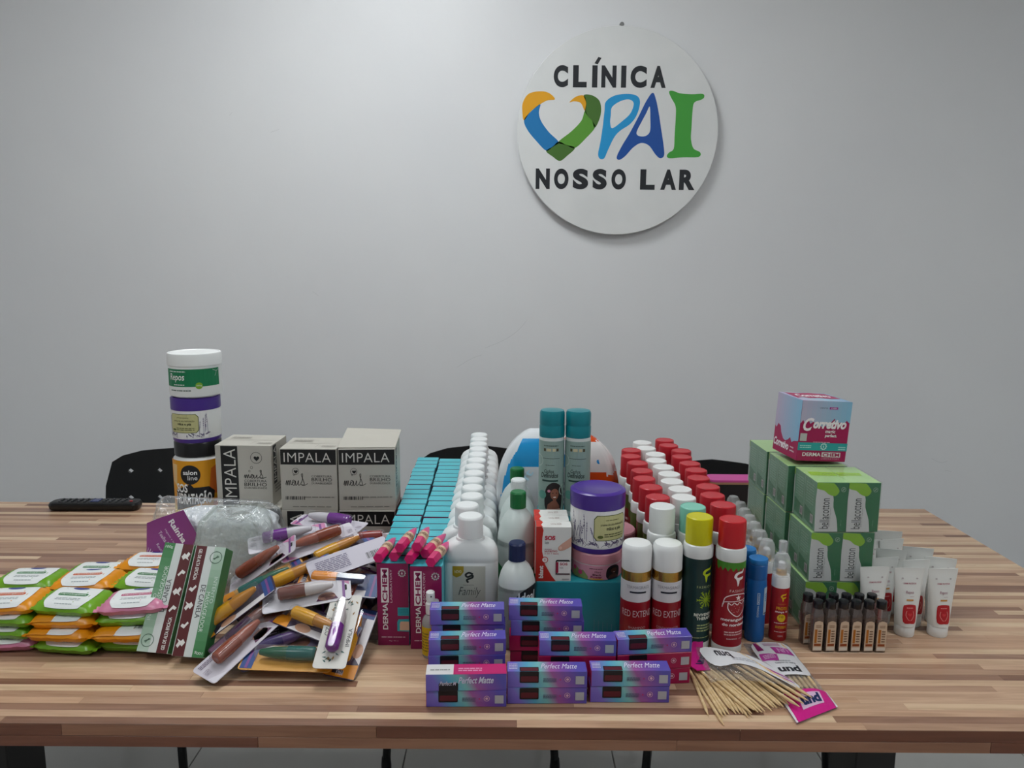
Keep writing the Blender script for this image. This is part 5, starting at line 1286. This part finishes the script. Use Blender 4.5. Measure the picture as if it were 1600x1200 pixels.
# ------------------------------------------------------------ wooden sticks and their pouches
STK = mat_noise('orange_wood', '#c9a874', '#dcc196', 90, .6)
sg = G().tube([(0, -.072, 0), (0, -.058, 0), (0, .058, 0), (0, .072, 0)], [.0006, .0025, .0025, .0006], STK, 8)
st0 = None
q = random.Random(8)
def stick(x0, y0, x1, y1, z0, z1, label, group):
    global st0
    if st0 is None: o = st0 = sg.build('manicure_stick'); st0.parent = None
    else: o = st0.copy(); COL.objects.link(o)
    a = Vector((x0, y0, z0)); b = Vector((x1, y1, z1)); m = (a + b) / 2; dd = (b - a).normalized()
    o.matrix_world = Matrix.Translation(m) @ Vector((0, 1, 0)).rotation_difference(dd).to_matrix().to_4x4()
    return tag(o, label, 'stick', group)
def fan(n, bx, by, a0, a1, z, lbl, grp, spread=.05, L=.144):
    for k in range(n):
        f = (k + .5) / n; a = math.radians(a0 + (a1 - a0) * f + q.uniform(-1.5, 1.5))
        x0 = bx + spread * (f - .5) + q.uniform(-.002, .002); y0 = by + q.uniform(-.006, .006)
        stick(x0, y0, x0 + L * math.cos(a), y0 + L * math.sin(a), z + q.uniform(0, .001), z + q.uniform(-.001, .001), lbl, grp)
g1 = 'wooden sticks spilling from the open pouch'
stick(.291, .028, .2935, .172, T + .0025, T + .0025, 'loose wooden stick at the outer edge of the fan', g1)
stick(.3075, .004, .292, .148, T + .0025, T + .0025, 'loose wooden stick reaching furthest to the table edge', g1)
for k in range(9):
    x = .306 + k * .0052; y = .022 + .0035 * k % .012 + q.uniform(0, .012); stick(x + .006, y, x - .012 + q.uniform(-.004, .004), y + .143, T + .0025, T + .003, 'wooden stick in the lower layer of the fan', g1)
for k in range(13):
    x = .330 + k * .0052; y = .018 + q.uniform(0, .012) + .002 * k; stick(x + .024, y + .004, x - .030 + .001 * k, y + .137, T + .0068 + (k % 2) * .0005, T + .0075, 'wooden stick in the upper layer of the fan', g1)
for k in range(7):
    x = .425 + k * .0046; y = .032 + .004 * k; stick(x, y, x - .072, y + .124, T + .0150 + (k % 2) * .004, T + .0185 + (k % 2) * .004, 'wooden stick lying across both pouches', g1)
# first pouch: open, over the fan of sticks
CF = film('pouch_film', '#eef0f2', .10, .08, .7, 50)
WH = '#dcdcdf'
def pouch(label, loc, rz, L, w, th, pinks):
    t = thing('stick_pouch', label, 'pouch', loc, rz)
    n, m = 20, 12
    def hh(a, b): 
        u = 2 * a / w - 1; v = b / L
        return th * (max(0, 1 - abs(u) ** 2.6)) * (min(1, v / .18) ** .6 if v < .18 else 1) * (1 if v < .8 else max(0, (1 - v) / .2) ** .6)
    V = []; F = []
    for s_ in (1, 0):
        for j in range(n + 1):
            for i in range(m + 1):
                a = w * i / m; b = L * j / n; V.append((a - w/2, b + (a - w/2) * .5 * max(0, 1 - b / .07), .0006 + s_ * (hh(a, b) + .0012 + .0009 * math.sin(i * 1.9 + j * 1.3))))
    N = (n + 1) * (m + 1)
    for j in range(n):
        for i in range(m):
            a = j * (m + 1) + i; F += [[a, a + 1, a + m + 2, a + m + 1], [N + a, N + a + m + 1, N + a + m + 2, N + a + 1]]
    G().add(V, F, CF).build('film', t, ang=40)
    return t, (lambda a, b, q_: (a - w/2, b + (a - w/2) * .5 * max(0, 1 - b / .07), .0006 + hh(a, b) + .0024 + q_ * 1.6))
# second pouch: sealed, header towards the table edge
t, fn = pouch('sealed clear pouch of wooden sticks with magenta header beside the open pouch', (.4520, .030, T), .03, .215, .078, .0105, 0)
p = Pr(.078, .215)
p.rect(.0, .0, 1, .24, '#cf1c86').rect(.0, .0, .04, .24, '#dcdcdf', 1).rect(.96, .0, 1, .24, '#dcdcdf', 1)
p.poly([(.25, .06), (.75, .07), (.78, .20), (.28, .19)], '#d9b8d2', 1).txt('pun', .3, .085, .72, .18, '#1c2c5a', 2, .05, 0, 180)
p.poly(crom([(.10, .46), (.5, .43), (.90, .46), (.92, .7), (.86, .95), (.16, .95), (.08, .7)], 4, True), WH, 0)
p.txt('pun', .28, .47, .74, .56, '#2a2c34', 1, .04, 0, 180).txt('Palito de madeira', .3, .58, .72, .605, '#8a8a92', 1, 0, 0, 180).fine(.34, .62, .66, .64, 1, '#9a9aa2', 1, 3)
p.poly([(.10, .66), (.42, .62), (.46, .72), (.12, .76)], '#b03a94', 1).fine(.16, .67, .4, .73, 3, '#e0b8d8', 2, 2).poly([(.46, .73), (.86, .72), (.82, .83), (.44, .84)], '#b03a94', 1).txt('UN', .54, .745, .76, .815, '#d9a8d2', 2, .02, 0, 180).poly([(.14, .8), (.26, .79), (.24, .95), (.16, .95)], '#8a1c5a', 1).rect(.34, .87, .7, .93, '#b8a0b0', 1)
p.out('print', t, fn, cutu=.008, cutv=.012, rough=.3)
sx, sy, sa = .4520, .030, .03
for k in range(14):
    u = -.026 + k * .004; b0_, b1_ = .060 + q.uniform(-.002, .002), .203
    P2 = lambda u_, b_: (sx + u_ * math.cos(sa) - b_ * math.sin(sa), sy + u_ * math.sin(sa) + b_ * math.cos(sa))
    x0, y0 = P2(u, b0_); x1, y1 = P2(u * .9, b1_)
    stick(x0, y0, x1, y1, T + .0042 + (k % 2) * .0035, T + .0042 + (k % 2) * .0035, 'wooden stick inside the sealed pouch', 'wooden sticks inside the sealed pouch')
# open pouch: magenta header folded up at its far end, film over the sticks
t = thing('stick_pouch', 'torn open clear pouch with magenta header spilling wooden sticks', 'pouch', (.352, .118, T))
V = []; F = []; n, m = 14, 14
def fo(a, b):
    """a across 0..1, b from far to near 0..1"""
    x = -.048 + .118 * a + .030 * b - .02 * (1 - a) * b; y = .088 - .105 * b - .045 * a * (1 - .2 * b) 
    z = .0105 + .0125 * math.sin(PI * min(1, max(0, a))) ** .7 + .004 * b * a + .0007 * math.sin(9 * a + 7 * b)
    return Vector((x, y, z))
for j in range(n + 1):
    for i in range(m + 1): V.append(tuple(fo(i / m, j / n)))
for j in range(n):
    for i in range(m): a = j * (m + 1) + i; F.append([a, a + m + 1, a + m + 2, a + 1])
G().add(V, F, CF).build('film', t, ang=60)
p = Pr(1, 1)
p.poly(crom([(.12, .06), (.4, .05), (.75, .12), (.97, .35), (.98, .80), (.86, .98), (.7, .62), (.45, .52), (.2, .62), (.1, .4)], 3, True), WH)
p.txt('pun', .26, .12, .46, .34, '#2a2c34', 1, .03, .1, 180).fine(.42, .3, .72, .42, 2, '#a8a8b0', 1, 3).poly([(.76, .4), (.96, .55), (.96, .64), (.76, .5)], '#b03a94', 1).poly([(.84, .66), (.95, .72), (.95, .79), (.86, .74)], '#b03a94', 1)
p.out('print', t, lambda a, b, q_: fo(a, b) + Vector((0, 0, .0008 + q_)), cutu=.08, cutv=.08, rough=.3)
HD = [(-.062, .062), (-.030, .118), (-.020, .108), (-.030, .07), (-.030, .02), (-.052, .018), (-.064, .04)]
V = [(x, y, .012 + .10 * max(0, y - .06)) for x, y in HD] + [(x, y, .0108 + .10 * max(0, y - .06)) for x, y in HD]; k = len(HD)
G().add(V, [list(range(k))[::-1], [k + i for i in range(k)]] + [[i, (i + 1) % k, k + (i + 1) % k, k + i] for i in range(k)], M('#c01c7c', .3)).build('header', t, flat=True)
p = Pr(.03, .05); p.txt('pun', .1, .1, .75, .7, '#2a1c4a', 1, .04, 0, -90).out('header_print', t, lambda a, b, q_: (-.060 + a + b * .25, .030 + b, .0126 + .10 * max(0, .030 + b - .06) + q_))

# ------------------------------------------------------------ prints belong to the piece that carries them
HOST = ('box', 'body', 'card', 'bag', 'film', 'wrapper', 'board', 'paper_band')
for o in list(bpy.data.objects):
    if o.type == 'MESH' and o.parent and o.parent.type == 'EMPTY' and o.name.split('.')[0] in ('print', 'label', 'side_print', 'lettering'):
        h_ = [c for n_ in HOST for c in o.parent.children if c.name.split('.')[0] == n_]
        if h_ and h_[0] is not o: o.parent = h_[0]
